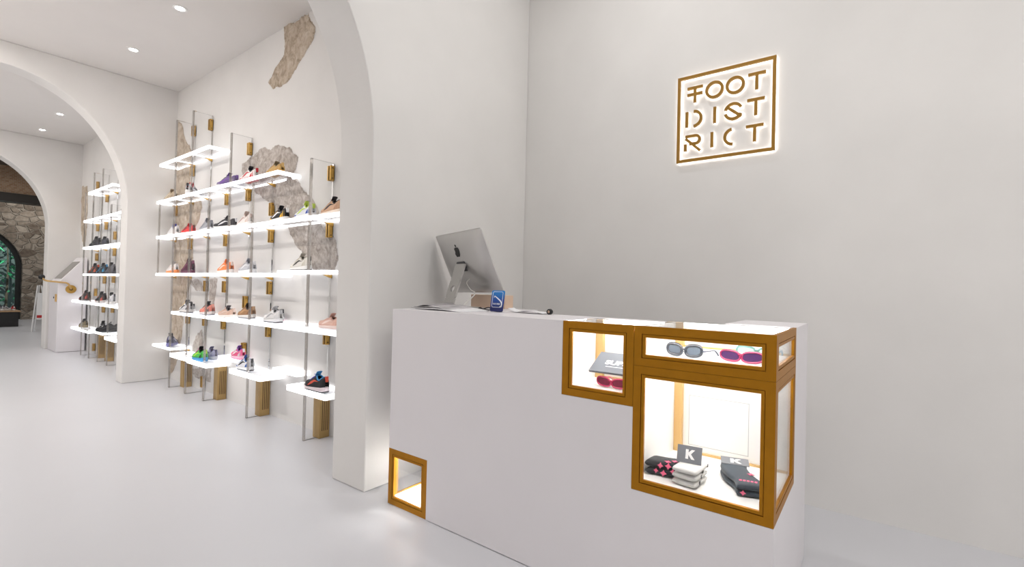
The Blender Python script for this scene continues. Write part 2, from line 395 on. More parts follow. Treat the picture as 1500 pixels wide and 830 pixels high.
MB().extrude([(2.157, CY0+.02), (2.55, CY0+.02), (2.55, .50), (2.157, .50)], 2, CZ-.025, CZ).build('return_top', WHITE, ct)
MB().box(2.53, 2.55, CY0+.02, .50, G, CZ-.025).build('return_panel', WHITE, ct)
MB().box(2.157, 2.53, .48, .50, G, CZ-.025).build('return_panel', WHITE, ct)
MB().box(2.05, 2.07, .72, 1.62, G, CZ-.025).build('rear_panel', WHITE, ct)
MB().box(2.07, 2.40, 1.60, 1.62, G, CZ-.025).build('rear_panel', WHITE, ct)
MB().box(2.38, 2.40, 1.62, CY1-.02, G, CZ-.025).build('rear_panel', WHITE, ct)

def frame(O, a, b, n, w, h, bar=.042, depth=.012):
    """mitred picture-frame moulding: outer flat, shadow groove, inner bead"""
    O, a, b, n = map(Vector, (O, a, b, n)); rings = []
    st = bar*.68
    for ins, d in ((0, -depth), (0, 0), (st, 0), (st+.0004, -.006), (st+.0028, -.006), (st+.003, -.0015), (bar-.001, -.0015), (bar, -.0025), (bar, -depth), (0, -depth)):
        rings.append([tuple(O+a*x+b*y+n*d) for x, y in ((ins, ins), (w-ins, ins), (w-ins, h-ins), (ins, h-ins))])
    return MB().loft(rings, caps=False)
def pane(O, a, b, n, w, h, ins, d):
    O, a, b, n = map(Vector, (O, a, b, n)); rings = []
    for dd in (-d, -d-.004):
        rings.append([tuple(O+a*x+b*y+n*dd) for x, y in ((ins, ins), (w-ins, ins), (w-ins, h-ins), (ins, h-ins))])
    return MB().loft(rings)
def display_case(y0, y1, z0, z1, x1, label, side=None, glass_top=False, light_floor=False, door=False, post=True):
    c = sub_empty('display_case', ct); c['label'] = label
    w, h = y1-y0, z1-z0; d0 = CX+.0125
    fr_a = ((CX, y1, z0), (0, -1, 0), (0, 0, 1), (-1, 0, 0), w, h)
    frame(*fr_a).build('front_frame', GOLD, c)
    pane(*fr_a, .039, .006).build('glass_pane', GLASS, c)
    if side == 'right':
        sa = ((d0, y0, z0), (1, 0, 0), (0, 0, 1), (0, -1, 0), x1-d0, h)
    elif side == 'left':
        sa = ((x1, y1, z0), (-1, 0, 0), (0, 0, 1), (0, 1, 0), x1-d0, h)
    if side:
        frame(*sa).build('side_frame', GOLD, c); pane(*sa, .039, .006).build('glass_pane', GLASS, c)
    t = .008
    yl, yr = y1-(.013 if side == 'left' else .001), y0+(.013 if side == 'right' else .001)
    fl = MB().box(d0, x1-t, yr, yl, z0+.006, z0+.034)
    fl.build('case_floor', LEDF if light_floor else WHITE_IN, c)
    MB().box(x1-t, x1, yr, yl, z0+.006, z1-.006).build('back_panel', WHITE_IN, c)
    if door:
        m2 = MB(); bx = x1-t-.0006; a, b, e, f = .40, .64, .52, .735
        for q in ((a, b, e, e+.0025), (a, b, f-.0025, f), (a, a+.0025, e, f), (b-.0025, b, e, f)): m2.box(bx, bx+.002, *q)
        m2.build('door_outline', WHITE_GREY, c)
    if side != 'left': MB().box(d0, x1-t, yl-t, yl, z0+.034, z1-.006).build('side_panel', WHITE_IN, c)
    if side != 'right': MB().box(d0, x1-t, yr, yr+t, z0+.034, z1-.006).build('side_panel', WHITE_IN, c)
    if post:
        MB().box(x1-t-.022, x1-t, yl-t-.034, yl-t, z0+.034, z1-.006).build('corner_post', GOLD_LT, c)
        MB().box(x1-t-.012, x1-t, yr+t, yl-t-.034, z0+.034, z0+.042).build('base_rail', GOLD_LT, c)
    if glass_top:
        MB().box(CX+.014, x1, yr, yl, z1-.006, z1-.001).build('glass_top', GLASS, c)
        MB().box(CX+.014, CX+.03, yr, yl, z1-.02, z1-.0065).build('top_light', LEDC, c)
        MB().box(x1-t-.014, x1-t, yr+t, yl-t, z1-.02, z1-.0065).build('top_light', LEDC, c)
    else:
        MB().box(CX+.014, x1-.001, yr, yl, z1-.006, z1-.001).build('top_panel', WHITE_IN, c)
        MB().box(CX+.016, CX+.036, yr+t, yl-t, z1-.03, z1-.0065).build('top_light', LEDC, c)
        MB().box(x1-t-.014, x1-t, yr+t, yl-t, z1-.02, z1-.0065).build('top_light', LEDC, c)
    return c
display_case(.708, 1.013, .755, CZ, 1.995, 'square gold-framed case holding a grey box', glass_top=True)
display_case(CY0, .7065, .909, CZ, 2.155, 'low gold-framed case with three pairs of sunglasses', side='right', glass_top=True)
display_case(CY0, .7065, .454, .908, 2.155, 'large gold-framed corner case with socks', side='right', door=True)
display_case(1.7925, CY1, G, .301, 1.988, 'small empty gold-framed corner case at floor level', side='left', light_floor=True, post=False)

# ------------------------------------------------------------------ shoe shelving
FIN_X0, FIN_X1 = 1.945, XS-.003
def shelf_unit(label, xs, fins, boards, clips, boxes, xf):
    u = thing('wall_shelving', label, 'shelf', (xs, boards[0][1], 0))
    xb = xs-.004
    for y, z0, z1 in fins:
        mb = MB().box(xf, xb, y-.010, y+.010, z0, z1)
        mb.mi = [1, 1, 0, 0, 1, 1]
        mb.box(xf-.001, xf+.012, y-.0112, y+.0112, z0, z1, 1)
        mb.build('side_panel', [ACRYL, ACRYL_EDGE], u)
    for y0, y1, z, x0, x1, frost, th in boards:
        o = MB().box(x0+.011, x1-.009, y1+.011, y0-.011, z-th*.36, z+th*.36).build('shelf_board', SHELF_FROST if frost else SHELF_CLEAR, u)
        e = MB().box(x0, x0+.011, y1, y0, z-th/2, z+th/2)
        e.box(x1-.009, x1, y1, y0, z-th*(.5 if frost else .3), z+th*(.5 if frost else .3))
        e.box(x0+.011, x1-.009, y1, y1+.011, z-th/2, z+th/2); e.box(x0+.011, x1-.009, y0-.011, y0, z-th/2, z+th/2)
        for y, a, b in fins:
            if y1+.05 < y < y0-.05 and a < z < b and not frost: e.box(x0+.011, x1-.009, y+.013, y+.019, z-th*.25, z+th*.25)
        e.build('light_edge', LED, o)
        for y, a, b in fins:
            if y1-.02 < y < y0+.02 and a-.05 < z < b+.05:
                MB().extrude([(xb-.075, z-th/2-.001), (xb, z-th/2-.001), (xb, z-th/2-.028), (xb-.02, z-th/2-.022)], 1, y-.030, y-.010).build('bracket', BRASS, o)
    for y, z in clips:
        c = MB().box(xb-.034, xb, y-.024, y-.0085, z-.058, z+.058); c.box(xb-.034, xb, y+.0085, y+.024, z-.058, z+.058)
        c.box(xb-.006, xb, y-.024, y+.024, z-.058, z+.058)
        c = c.build('wall_clamp', BRASS, u, bevel=.0015)
        s = MB()
        for dz in (-.04, .04): s.lathe([(.005, 0), (.005, -.003)], 10, axis=1, c=(xb-.017, y-.0241, z+dz))
        s.build('screws', BRASS_D, c)
    for y0, y1, h in boxes:
        x0 = xb-.085
        c = MB().box(x0, xb, y1, y0, 0, h).build('brass_pedestal', BOXGOLD, u, bevel=.002)
        s = MB()
        for k in range(4):
            xx = x0+.020+k*.0155
            s.box(xx, xx+.006, y1-.0008, y1+.002, .055, h-.05)
        s.build('vent_slots', BRASS_D, c)
    return u
F = [6.665, 6.2, 5.735, 5.27, 4.805, 4.34, 3.875, 3.41]
fins = [(F[0], 1.25, 2.07), (F[1], 0, 2.96), (F[2], 0, 2.97), (F[3], 0, 2.11), (F[4], .98, 2.57), (F[5], 0, 2.04), (F[7], 0, 2.13)]
xb = XS-.004
boards = [(6.66, 5.28, 2.515, 1.935, xb, 0, .032), (6.72, 3.89, 2.085, 1.935, xb, 0, .032), (6.70, 2.75, 1.675, 1.935, xb, 0, .032),
          (6.68, 3.985, 1.245, 1.935, xb, 0, .030), (3.85, 3.13, 1.268, 1.935, xb, 0, .028), (6.22, 4.765, .823, 1.955, xb, 1, .032), (4.75, 2.80, .835, 1.925, xb, 1, .036),
          (6.70, 6.14, .425, 1.93, xb, 1, .026), (6.12, 5.64, .368, 1.925, xb, 1, .042), (5.625, 5.15, .358, 1.92, xb, 1, .042),
          (5.13, 4.66, .44, 2.02, xb, 1, .03), (4.645, 4.07, .375, 1.925, xb, 1, .042), (4.05, 3.66, .45, 2.02, xb, 1, .03), (3.63, 3.10, .372, 1.925, xb, 1, .042)]
clips = [(F[1], 2.885), (F[2], 2.868), (F[4], 2.46), (F[1], 2.428), (F[4], 2.018), (F[3], 2.018), (F[0], 2.007), (F[5], 1.841), (F[7], 2.049), (F[1], 1.597), (F[3], 1.598), (F[5], 1.6), (F[7], 1.603),
         (F[2], 1.128), (F[3], 1.128), (F[5], 1.134), (F[4], .989), (F[1], .754), (F[2], .76), (F[3], .756), (F[5], .752), (F[7], .767), (F[4], .543), (F[2], .102)]
boxes = [(6.165, 6.075, .345), (5.283, 5.193, .335), (4.395, 4.305, .352), (3.45, 3.36, .35)]
shelf_unit('tall wall of lit acrylic shoe shelves with brass clamps between the near and middle arch', XS, fins, boards, clips, boxes, FIN_X0)
F3 = [9.72, 9.255, 8.79, 8.325, 7.86]
fins3 = [(F3[0], 0, 2.5), (F3[1], 0, 2.75), (F3[2], 0, 2.75), (F3[3], 0, 2.2), (F3[4], 0, 2.1)]
xb3 = X3-.004
boards3 = [(9.50, 8.25, 2.46, 1.868, xb3, 0, .034), (9.72, 7.30, 2.05, 1.868, xb3, 0, .032), (9.71, 7.30, 1.64, 1.868, xb3, 0, .032), (9.66, 7.30, 1.235, 1.868, xb3, 0, .028),
           (10.20, 7.30, .815, 1.85, xb3, 1, .032), (10.20, 9.14, .39, 1.85, xb3, 1, .03), (9.12, 8.40, .42, 1.85, xb3, 1, .03), (8.36, 7.88, .374, 1.86, xb3, 1, .042)]
clips3 = [(9.80, 2.65), (F3[1], 2.395), (F3[1], 1.98), (F3[0], 1.979), (F3[2], 1.81), (F3[2], 1.57), (F3[0], 1.516), (F3[1], 1.165), (F3[2], 1.183), (F3[0], .965), (F3[1], .73), (F3[2], .75), (F3[0], .108)]
shelf_unit('lit acrylic shoe shelves seen through the middle arch, beside the white kiosk', X3, fins3, boards3, clips3, [(9.245, 9.155, .36), (8.81, 8.72, .345)], 1.88)

# ------------------------------------------------------------------ shoes
def lerp_tab(tab, t):
    for (a, va), (b, vb) in zip(tab, tab[1:]):
        if t <= b:
            k = (t-a)/(b-a); k = k*k*(3-2*k); return va+(vb-va)*k
    return tab[-1][1]
WID = [(0, .012), (.04, .0245), (.12, .0315), (.3, .0345), (.5, .0385), (.7, .0465), (.83, .0435), (.93, .0315), (.98, .0175), (1, .008)]
SHOES = {}
def shoe_geo(kind):
    if kind in SHOES: return SHOES[kind]
    Ln = .292
    hh = {'low': [(0, .054), (.08, .058), (.22, .050), (.36, .064), (.5, .056), (.66, .043), (.8, .034), (.92, .027), (1, .008)],
          'runner': [(0, .066), (.08, .072), (.22, .062), (.38, .082), (.5, .068), (.66, .047), (.8, .036), (.92, .029), (1, .008)],
          'high': [(0, .100), (.08, .108), (.2, .106), (.38, .112), (.5, .080), (.66, .050), (.8, .037), (.92, .030), (1, .008)]}[kind]
    sole = {'low': (.030, .020), 'runner': (.040, .024), 'high': (.036, .022)}[kind]
    X = lambda t: (t-.5)*Ln
    zb = lambda t: .014*max(0, (t-.72)/.28)**2 + .004*max(0, (.1-t)/.1)
    zs = lambda t: zb(t)+sole[0]+(sole[1]-sole[0])*min(1, max(0, t/.75))
    w = lambda t: lerp_tab(WID, t)
    skew = lambda t: .006*math.sin(t*PI*1.2)
    def outline(scale, zf, add=0, n=22):
        ts = [.5-.5*math.cos(PI*i/n) for i in range(n+1)]
        r = [(X(t), skew(t)+w(t)*scale+add, zf(t)) for t in ts]
        l = [(X(t), skew(t)-w(t)*scale-add, zf(t)) for t in reversed(ts)]
        return r+l
    P = {}
    P['outsole'] = MB().loft([outline(.95, zb), outline(1.04, lambda t: zb(t)+.003), outline(1.04, lambda t: zb(t)+.010)])
    P['midsole'] = MB().loft([outline(1.02, lambda t: zb(t)+.009, .001), outline(1.07, lambda t: zb(t)+.4*(zs(t)-zb(t)), .003), outline(1.03, lambda t: zb(t)+.72*(zs(t)-zb(t)), .0015), outline(1.05, lambda t: zs(t)-.002, .002), outline(.98, lambda t: zs(t)+.001, .0)])
    open_ = lambda t: (math.sin(PI*(t-.055)/.335) if .055 < t < .39 else 0)
    def S(t, a, off=0):
        h = lerp_tab(hh, t); c, s_ = math.cos(a), math.sin(a)
        yy = (w(t)*.97)*math.copysign(abs(c)**.62, c); zz = h*s_**.82
        lean = .012*(s_**2)*(1-t) if kind != 'high' else .006*(s_**2)
        nv = Vector((0, c*.8, s_)).normalized()*off
        return (X(t)+lean*(1 if t < .25 else 0)*(1-t/.25)+0, skew(t)+yy+nv.y, zs(t)+zz+nv.z)
    def up(side, off=0):
        return None
    U = MB(); nt, na = 26, 8
    TS = [i/nt for i in range(nt+1)]
    amax = lambda t: PI/2-open_(t)**.6*math.radians(38) if open_(t) > 0 else PI/2
    for sd in (1, -1):
        def fn(i, j, sd=sd):
            t = i; a = amax(t)*j; a = a if sd > 0 else PI-a
            return S(t, a)
        U.grid(fn, nt, na)
    P['upper'] = U
    rim = [S(t, amax(t)) for t in [.055+.335*k/14 for k in range(15)]]+[S(t, PI-amax(t)) for t in [.055+.335*k/14 for k in range(14, -1, -1)]]
    P['collar'] = MB().tube(rim, .0055, 7, closed=True)
    P['insole'] = MB().add([(X(t), skew(t)+k*w(t)*.8, zs(t)+.016) for t in (.05, .2, .35, .5) for k in (-1, 1)], [(0, 1, 3, 2), (2, 3, 5, 4), (4, 5, 7, 6)])
    zc = S(.36, PI/2)[2]
    def tg(i, j):
        t = .60-.28*i; y = (j-.5)*(.030+.012*i)
        z = S(max(t, .40), PI/2)[2]+.004 if i < .7 else None
        base = S(max(t, .40), PI/2)
        z = base[2]+.004+max(0, i-.6)*.075
        return (X(t)+max(0, i-.6)*.01, skew(t)+y, z-abs(j-.5)**2*.014)
    P['tongue'] = MB().grid(tg, 10, 6)
    Lc = MB()
    for k in range(6):
        t = .425+k*.043
        Lc.tube([S(t+.006*math.sin(q*PI/8*2), math.radians(58+64*q/8), .0045) for q in range(9)], .0032, 6)
    bt = .42; b0 = S(bt, PI/2, .006)
    for sgn in (1, -1):
        Lc.tube([tuple(Vector(b0)+Vector((-.004+.016*math.sin(q/8*PI), sgn*.020*math.sin(q/8*PI)+sgn*.002, .008*math.sin(q/8*PI*1.0)-.002*q/8))) for q in range(9)], .0024, 5)
    P['laces'] = Lc
    def ov(t0, t1, f0, f1, off=.0016, nu=8, nv=5):
        mbx = MB()
        for sd in (1, -1):
            def fn(i, j, sd=sd):
                t = t0+(t1-t0)*i; a = f0(t)+(f1(t)-f0(t))*j; a = a if sd > 0 else PI-a
                return S(t, a, off)
            mbx.grid(fn, nu, nv)
        return mbx
    rd = math.radians
    P['toe_cap'] = ov(.70, .992, lambda t: 0, lambda t: rd(12+ 78*max(0, (t-.86)/.14)**.7))
    P['heel_counter'] = ov(.004, .24, lambda t: 0, lambda t: rd(50*(1-(max(0, t-.03)/.21)**1.6)))
    # swept side mark: thick at the front, thinning to a tail that rises to the heel
    P['side_stripe'] = ov(.22, .66, lambda t: rd(10+26*((.66-t)/.44)**1.5), lambda t: rd(10+26*((.66-t)/.44)**1.5)+rd(3+16*math.sin(PI*min(1, ((t-.22)/.44))**1.6)), .0026, 14, 3)
    # side overlay around the eyelets
    P['eyestay'] = ov(.40, .66, lambda t: rd(44), lambda t: rd(62), .0022, 6, 3)
    P['heel_tab'] = MB().box(X(.0)-.002, X(0)+.010, skew(0)-.010, skew(0)+.010, S(.03, PI/2)[2]-.03, S(.03, PI/2)[2]+.008)
    out = {}
    for k, mbx in P.items():
        me = mbx.mesh('shoe_'+kind+'_'+k, smooth=k not in ('heel_tab', 'insole', 'outsole')); me.materials.append(WHITE); out[k] = me
    SHOES[kind] = out
    return out
def rgb(h):
    h = h.lstrip('#'); c = [int(h[i:i+2], 16)/255 for i in (0, 2, 4)]
    return tuple(x/12.92 if x <= .04045 else ((x+.055)/1.055)**2.4 for x in c)
def cmat(h, kind='fabric'):
    return mat(kind+'_'+h.lstrip('#'), rgb(h), .62 if kind == 'fabric' else .45, bump=.15 if kind == 'fabric' else 0, bscale=220)
def shoe(label, kind, x, y, z, rot, cols, group, scale=1.0):
    """cols: outsole, midsole, upper, toe/heel overlays, stripe, laces, collar/tongue"""
    g = shoe_geo(kind); t = thing('sneaker', label, 'shoe', (x, y, z), group, math.radians(rot-8)); t.scale = (scale*.95,)*3
    c = dict(outsole=cols[0], midsole=cols[1], upper=cols[2], toe_cap=cols[3], heel_counter=cols[3], side_stripe=cols[4], eyestay=cols[3], laces=cols[5], collar=cols[6], tongue=cols[6], heel_tab=cols[4], insole='#2a2a2c')
    for k, me in g.items():
        o = bpy.data.objects.new(k, me); COL.objects.link(o); o.parent = t
        o.material_slots[0].link = 'OBJECT'; o.material_slots[0].material = cmat(c[k], 'rubber' if k in ('outsole', 'midsole') else 'fabric')
        if k in ('upper', 'tongue'):
            q = o.modifiers.new('solid', 'SOLIDIFY'); q.thickness = .003; q.offset = 0
    return t
GM = 'sneakers on the lit shelves between the near and middle arch'; GF = 'sneakers on the lit shelves beside the kiosk'
W_ = '#f2f0ee'
def on_board(i): return boards[i][2]+boards[i][6]/2+.0005
ZB, ZC, ZD, ZD2, ZE, ZE2 = (on_board(i) for i in (1, 2, 3, 4, 5, 6))
SX = 2.03
shoe('beige and grey sneaker at the stone-corner end of the second highest shelf', 'runner', SX, 6.56, ZB, 100, ('#c8bfae', '#e8e2d8', '#b9a890', '#8f7f6c', '#d8cdbb', '#e8e2d8', '#a89780'), GM)
shoe('black and white sneaker with a red collar on the second highest shelf', 'runner', SX, 5.90, ZB, 55, ('#e8e8ea', W_, '#d4d2d6', '#2a2830', '#2a2830', '#e0e0e0', '#c2303c'), GM)
shoe('purple and grey sneaker on the second highest shelf', 'runner', SX, 5.06, ZB, 112, ('#d8d6da', '#e8e6ea', '#6a5488', '#8e8c94', '#7a50a8', '#4a4458', '#6a4a98'), GM)
shoe('red and white sneaker with black collar on the second highest shelf', 'runner', SX, 4.60, ZB, 100, ('#c22d3a', '#c8323e', '#f0ecea', '#c8323e', '#c22d3a', '#f0ecea', '#22202a'), GM)
shoe('tan gum coloured sneaker at the open end of the second highest shelf', 'low', SX, 4.12, ZB, 95, ('#b98a44', '#c8994e', '#c29a58', '#b98f50', '#c8a468', '#d0b080', '#8c7a5c'), GM)
shoe('white sneaker with a blue collar on the third highest shelf', 'runner', SX, 6.44, ZC, 95, (W_, W_, '#e6e4e4', '#f0f0f2', '#d8d8da', W_, '#3a4fa8'), GM)
shoe('bright red sneaker with dark laces on the third highest shelf', 'low', SX, 6.00, ZC, 98, ('#e8443c', '#ee4a42', '#e03a3a', '#d83438', '#5a1a20', '#3a1a20', '#c42e34'), GM)
shoe('plain mid-grey sneaker on the third highest shelf', 'runner', SX, 5.52, ZC, 95, ('#d8d8dc', '#e2e2e6', '#a8a9b0', '#8f9098', '#8a8b94', '#b8b8c0', '#7f8088'), GM)
shoe('black sneaker with white sole turned toward the room on the third highest shelf', 'runner', 2.02, 5.06, ZC, 120, ('#f0eeee', W_, '#26242c', '#1c1b22', '#d8d8dc', '#3a3842', '#1c1b22'), GM, .95)
shoe('white sneaker with pale pink overlays on the third highest shelf', 'runner', SX, 4.65, ZC, 95, (W_, W_, '#e9e2de', '#cdb8ae', '#b89a92', W_, '#c9b4aa'), GM)
shoe('black sneaker with yellow toe and white stripe on the third highest shelf', 'runner', SX, 4.02, ZC, 95, ('#e8b428', W_, '#1e1e22', '#e8b428', '#f2f2f2', '#2a2a2e', '#17171a'), GM)
shoe('white sneaker with royal blue side and lime heel on the third highest shelf', 'runner', SX, 3.62, ZC, 95, (W_, W_, '#e6e8ee', '#2a4aa0', '#c8e050', W_, '#c6dc58'), GM)
shoe('tan sneaker with black collar on the third highest shelf, next to the arch pier', 'runner', SX, 3.24, ZC, 95, ('#e8e2da', '#ead9c8', '#d0a888', '#b88c70', '#2a2426', '#d8c0a8', '#2a2426'), GM)
shoe('white sneaker with orange sole and toe on the shelf at eye height', 'runner', SX, 6.43, ZD, 96, ('#f08a4a', '#f4914e', '#eeeae8', '#f0a06a', '#d8d4d2', W_, '#c8c4c2'), GM)
shoe('dark burgundy high-top sneaker on the shelf at eye height', 'high', SX, 5.98, ZD, 97, ('#5a2440', '#642a48', '#4e1c36', '#3e142a', '#7a3a58', '#6a2c4c', '#4a1a32'), GM)
shoe('bright orange sneaker with white sole on the shelf at eye height', 'runner', SX, 5.04, ZD, 97, (W_, '#f4e8e2', '#f58a4c', '#f27a3c', '#fbe2d4', '#f9a878', '#f08040'), GM)
shoe('silver grey sneaker with white overlays on the shelf at eye height', 'runner', SX, 4.58, ZD, 97, ('#e8e8ea', '#eeeef0', '#c2c3c9', '#a9aab2', '#e8e8ea', '#d8d8dc', '#9a9ba4'), GM)
shoe('white and sand sneaker with dark stripe on the short shelf', 'runner', SX, 3.66, ZD2, 96, ('#5a5650', '#eceae6', '#e6e2da', '#cfc8ba', '#4a4844', '#d8d0c0', '#b8b2a6'), GM)
shoe('small white sneaker with black overlays, tucked behind the one with yellow laces', 'runner', 2.085, 6.06, ZE, 97, (W_, W_, '#e4e4e8', '#32323a', '#2c2c34', W_, '#5a5a62'), GM, .8)
shoe('white sneaker with black side stripe and pale yellow laces', 'runner', 1.995, 5.89, ZE, 97, ('#3a3a42', W_, '#e2e2e6', '#3a3a44', '#2c2c34', '#e8c878', '#6a6a74'), GM)
shoe('salmon pink sneaker with black collar and dark toe', 'runner', SX, 5.44, ZE, 97, ('#9a9aa4', '#e6dcda', '#ee8a78', '#4a4850', '#f0a898', '#2a2a30', '#26262c'), GM)
shoe('pale blush sneaker with grey collar', 'low', SX, 4.98, ZE, 100, ('#e8dcd6', '#efe4de', '#d9b8a6', '#cfa994', '#e4ccc0', '#e8d4c8', '#6a6468'), GM)
shoe('brown sneaker with black collar and white sole', 'runner', SX, 4.57, ZE2, 97, ('#8a8a8e', '#e4e0dc', '#a37850', '#8a6240', '#c2986c', '#b08a60', '#26221f'), GM)
shoe('black and white sneaker standing behind an all-white one', 'runner', 2.075, 4.16, ZE2, 103, ('#c83c6a', '#e8e8ea', '#c8c8cc', '#2a2a30', '#3a3a42', '#d0d0d4', '#2a2a30'), GM, .92)
shoe('all-white sneaker with pale grey overlays in front of a black and white one', 'runner', 1.985, 3.99, ZE2, 97, ('#3a3a40', '#e8e8ea', '#efeeee', '#dcdcde', '#b8b8bc', W_, '#c8c8cc'), GM, .96)
shoe('pale pink sneaker next to the arch pier on the long lower shelf', 'low', SX, 3.22, ZE2, 97, ('#e8d0c8', '#eed8d0', '#e0b8a8', '#d8a898', '#f0d8d0', '#eed8d0', '#c89a8c'), GM)
zb = on_board(7)
shoe('slate purple sneaker with black collar on the low shelf by the corner', 'runner', SX, 6.40, zb, 72, ('#6a68a0', '#7c7ab0', '#5a5878', '#3a384a', '#c8c8d8', '#b8b8c8', '#26242e'), GM, 1.05)
zb = on_board(9)
shoe('neon green and black sneaker with bright blue sole', 'runner', 1.98, 5.445, zb, 96, ('#3a9ad8', '#3f9fdc', '#4cc850', '#16161a', '#b8e848', '#c83a8a', '#16161a'), GM, 1.05)
shoe('lilac and white sneaker behind the neon green one', 'runner', 2.083, 5.47, zb, 98, ('#c8c8d8', '#dcdce8', '#b0aed0', '#8a88b8', '#4a4868', '#d8d8e8', '#5a588a'), GM, .95)
zb = on_board(10)
shoe('hot pink and white sneaker on the narrow low wall shelf', 'runner', 2.08, 4.83, zb, 95, ('#e86a9a', '#f0b8cc', '#ea5a8c', '#d8d8dc', '#f4f0f2', '#c8c8cc', '#8a5ab0'), GM, .9)
zb = on_board(11)
shoe('white sneaker with blue overlays and black outsole on a low bench shelf', 'runner', 2.0, 4.50, zb, 96, ('#22222a', '#f0f0f2', '#e8eaf0', '#2a5aa8', '#1c1c22', '#d8d8e0', '#3a66b0'), GM, 1.0)
zb = on_board(13)
shoe('black sneaker with red side mark, blue tongue and white sole', 'runner', 1.975, 3.29, zb, 94, ('#2a2a2e', '#ecdfe4', '#1b1b20', '#232328', '#e05a44', '#5a50c0', '#3a8ec8'), GM, 1.06)
# far unit
b3 = lambda i: boards3[i][2]+boards3[i][6]/2+.0005
X3S = 1.965
def dark(label, kind, y, z, a, up_='#1e1e24', acc='#2a2a32', so='#26262c', st='#3a3a42', x=X3S, sc=1.0):
    shoe(label, kind, x, y, z, a, (so, so, up_, acc, st, acc, '#15151a'), GF, sc)
dark('all-black high-top on the far shelf above eye height', 'high', 9.46, b3(2), 108)
dark('charcoal sneaker beside the all-black high-top', 'runner', 8.98, b3(2), 100, '#3a3c48', '#2c2e3a')
dark('black high-top with an orange front at eye height', 'high', 9.47, b3(3), 105, '#26181a', '#e0643a', '#3a2624', '#d8502c')
dark('black high-top with a sky-blue front at eye height', 'high', 9.02, b3(3), 105, '#1c2228', '#3aa0d0', '#26262c', '#3a8ec0')
dark('speckled grey high-top at eye height', 'high', 8.60, b3(3), 100, '#5a5a60', '#48484e', '#3a3a40', '#6a6a70')
dark('black high-top with a red toe on the long white shelf, in front of the kiosk', 'high', 9.96, b3(4), 110, '#1e1618', '#c2463a', '#3a2020', '#1a1a1e')
dark('black high-top with a red toe and pale sole on the long white shelf', 'high', 9.05, b3(4), 105, '#20181a', '#d0503e', '#d8d0d0', '#1a1a1e')
dark('white high-top with grey stripes on the long white shelf', 'high', 8.55, b3(4), 100, '#e6e6ea', '#b8b8c0', W_, '#3a3a40')
dark('olive brown sneaker on the low white shelf, in front of the kiosk', 'runner', 9.98, b3(5), 100, '#7a6a44', '#5a4e34', '#8a7a58', '#3a3426')
dark('black and white sneaker on the low white shelf', 'runner', 8.92, b3(6), 100, '#1c1c22', '#e8e8ea', '#d8d8dc', '#e8e8ea')
dark('black sneaker turned toward the aisle on the low white shelf', 'runner', 8.62, b3(6), 150, '#16161a', '#26262c', '#1e1e22', '#3a3a40', x=1.95)

# ------------------------------------------------------------------ desktop computer on the counter
TL, TR, BR, BL = (Vector(p) for p in ((2.167, 2.262, 1.513), (2.028, 1.770, 1.523), (2.197, 1.733, 1.151), (2.335, 2.225, 1.141)))
ux = (TR-TL).normalized(); uy = ((TL-BL)+(TR-BR)).normalized(); uy = (uy-ux*uy.dot(ux)).normalized(); un = ux.cross(uy)
if un.x > 0: un = -un                      # un points out of the back, toward the room
PC = (TL+TR+BR+BL)/4
mac = thing('desktop_computer', 'silver all-in-one desktop computer seen from behind on the white counter', 'computer', (PC.x, PC.y, CZ))
PW, PH = .528, .40
def LP(a, b, d=0): return tuple(PC+ux*a+uy*b+un*d)
def rrect(w, h, r, n=5):
    p = []
    for cx, cy_, a0 in ((w/2-r, h/2-r, 0), (-w/2+r, h/2-r, 90), (-w/2+r, -h/2+r, 180), (w/2-r, -h/2+r, 270)):
        for k in range(n+1):
            a = math.radians(a0+90*k/n); p.append((cx+r*math.cos(a), cy_+r*math.sin(a)))
    return p
ring = lambda s, d, r=.012, dw=0: [LP(a*s, b*s, d) for a, b in rrect(PW, PH, r)]
hb = MB().loft([ring(1, -.004), ring(1, 0), ring(.994, .003)], caps=False)
def dome_d(x, y):
    a, b = x/(PW*.494), y/(PH*.494); k = max(0, 1-a**4)*max(0, 1-b**4)
    return .003+.044*k**.75*(1-.35*(a*a+b*b)/2)
def dome(i, j):
    x, y = (2*i-1)*PW*.494, (2*j-1)*PH*.494
    return LP(x, y, dome_d(x, y))
hb.grid(dome, 24, 20); hb.loft([ring(1, -.004), ring(.5, -.0041)], caps=False)
hb.build('housing', ALU, mac, smooth=True)
MB().loft([[LP(a, b+.03, -.0042) for a, b in rrect(.515, .32, .004)], [LP(a, b+.03, -.0055) for a, b in rrect(.515, .32, .004)]]).build('screen', mat('screen_black', (.01, .01, .012), .08), mac)
# emblem on the back
def emblem():
    body = [(0, .036), (.012, .041), (.026, .037), (.034, .026), (.0275, .016), (.026, .004), (.031, -.008), (.037, -.012), (.031, -.027), (.020, -.041), (.010, -.042), (0, -.038), (-.010, -.042), (-.021, -.040), (-.033, -.022), (-.037, .002), (-.034, .022), (-.024, .036), (-.011, .040)]
    leaf = [(.001, .044), (.002, .054), (.009, .063), (.016, .066), (.016, .058), (.010, .048)]
    return body, leaf
e = MB()
for pl in emblem():
    sc = .72
    e.loft([[LP(-a*sc, b*sc+.088, dome_d(-a*sc, b*sc+.088)+q) for a, b in pl] for q in (-.004, .0022)])
e.build('emblem', BLACK, mac)
hz = Vector((0, 0, 1)); bk = Vector((un.x, un.y, 0)).normalized(); sx = Vector((ux.x, ux.y, 0)).normalized()
foot = Vector((PC.x, PC.y, CZ+.0045))+bk*.135
topc = Vector(LP(0, .012, .050))
SWD = .056
arm = MB(); nseg = 12; ringl = []
def armp(t): return foot.lerp(topc, t)+bk*.012*math.sin(PI*t)
dirv = (topc-foot).normalized(); nrm_ = sx.cross(dirv).normalized()
if nrm_.dot(bk) < 0: nrm_ = -nrm_
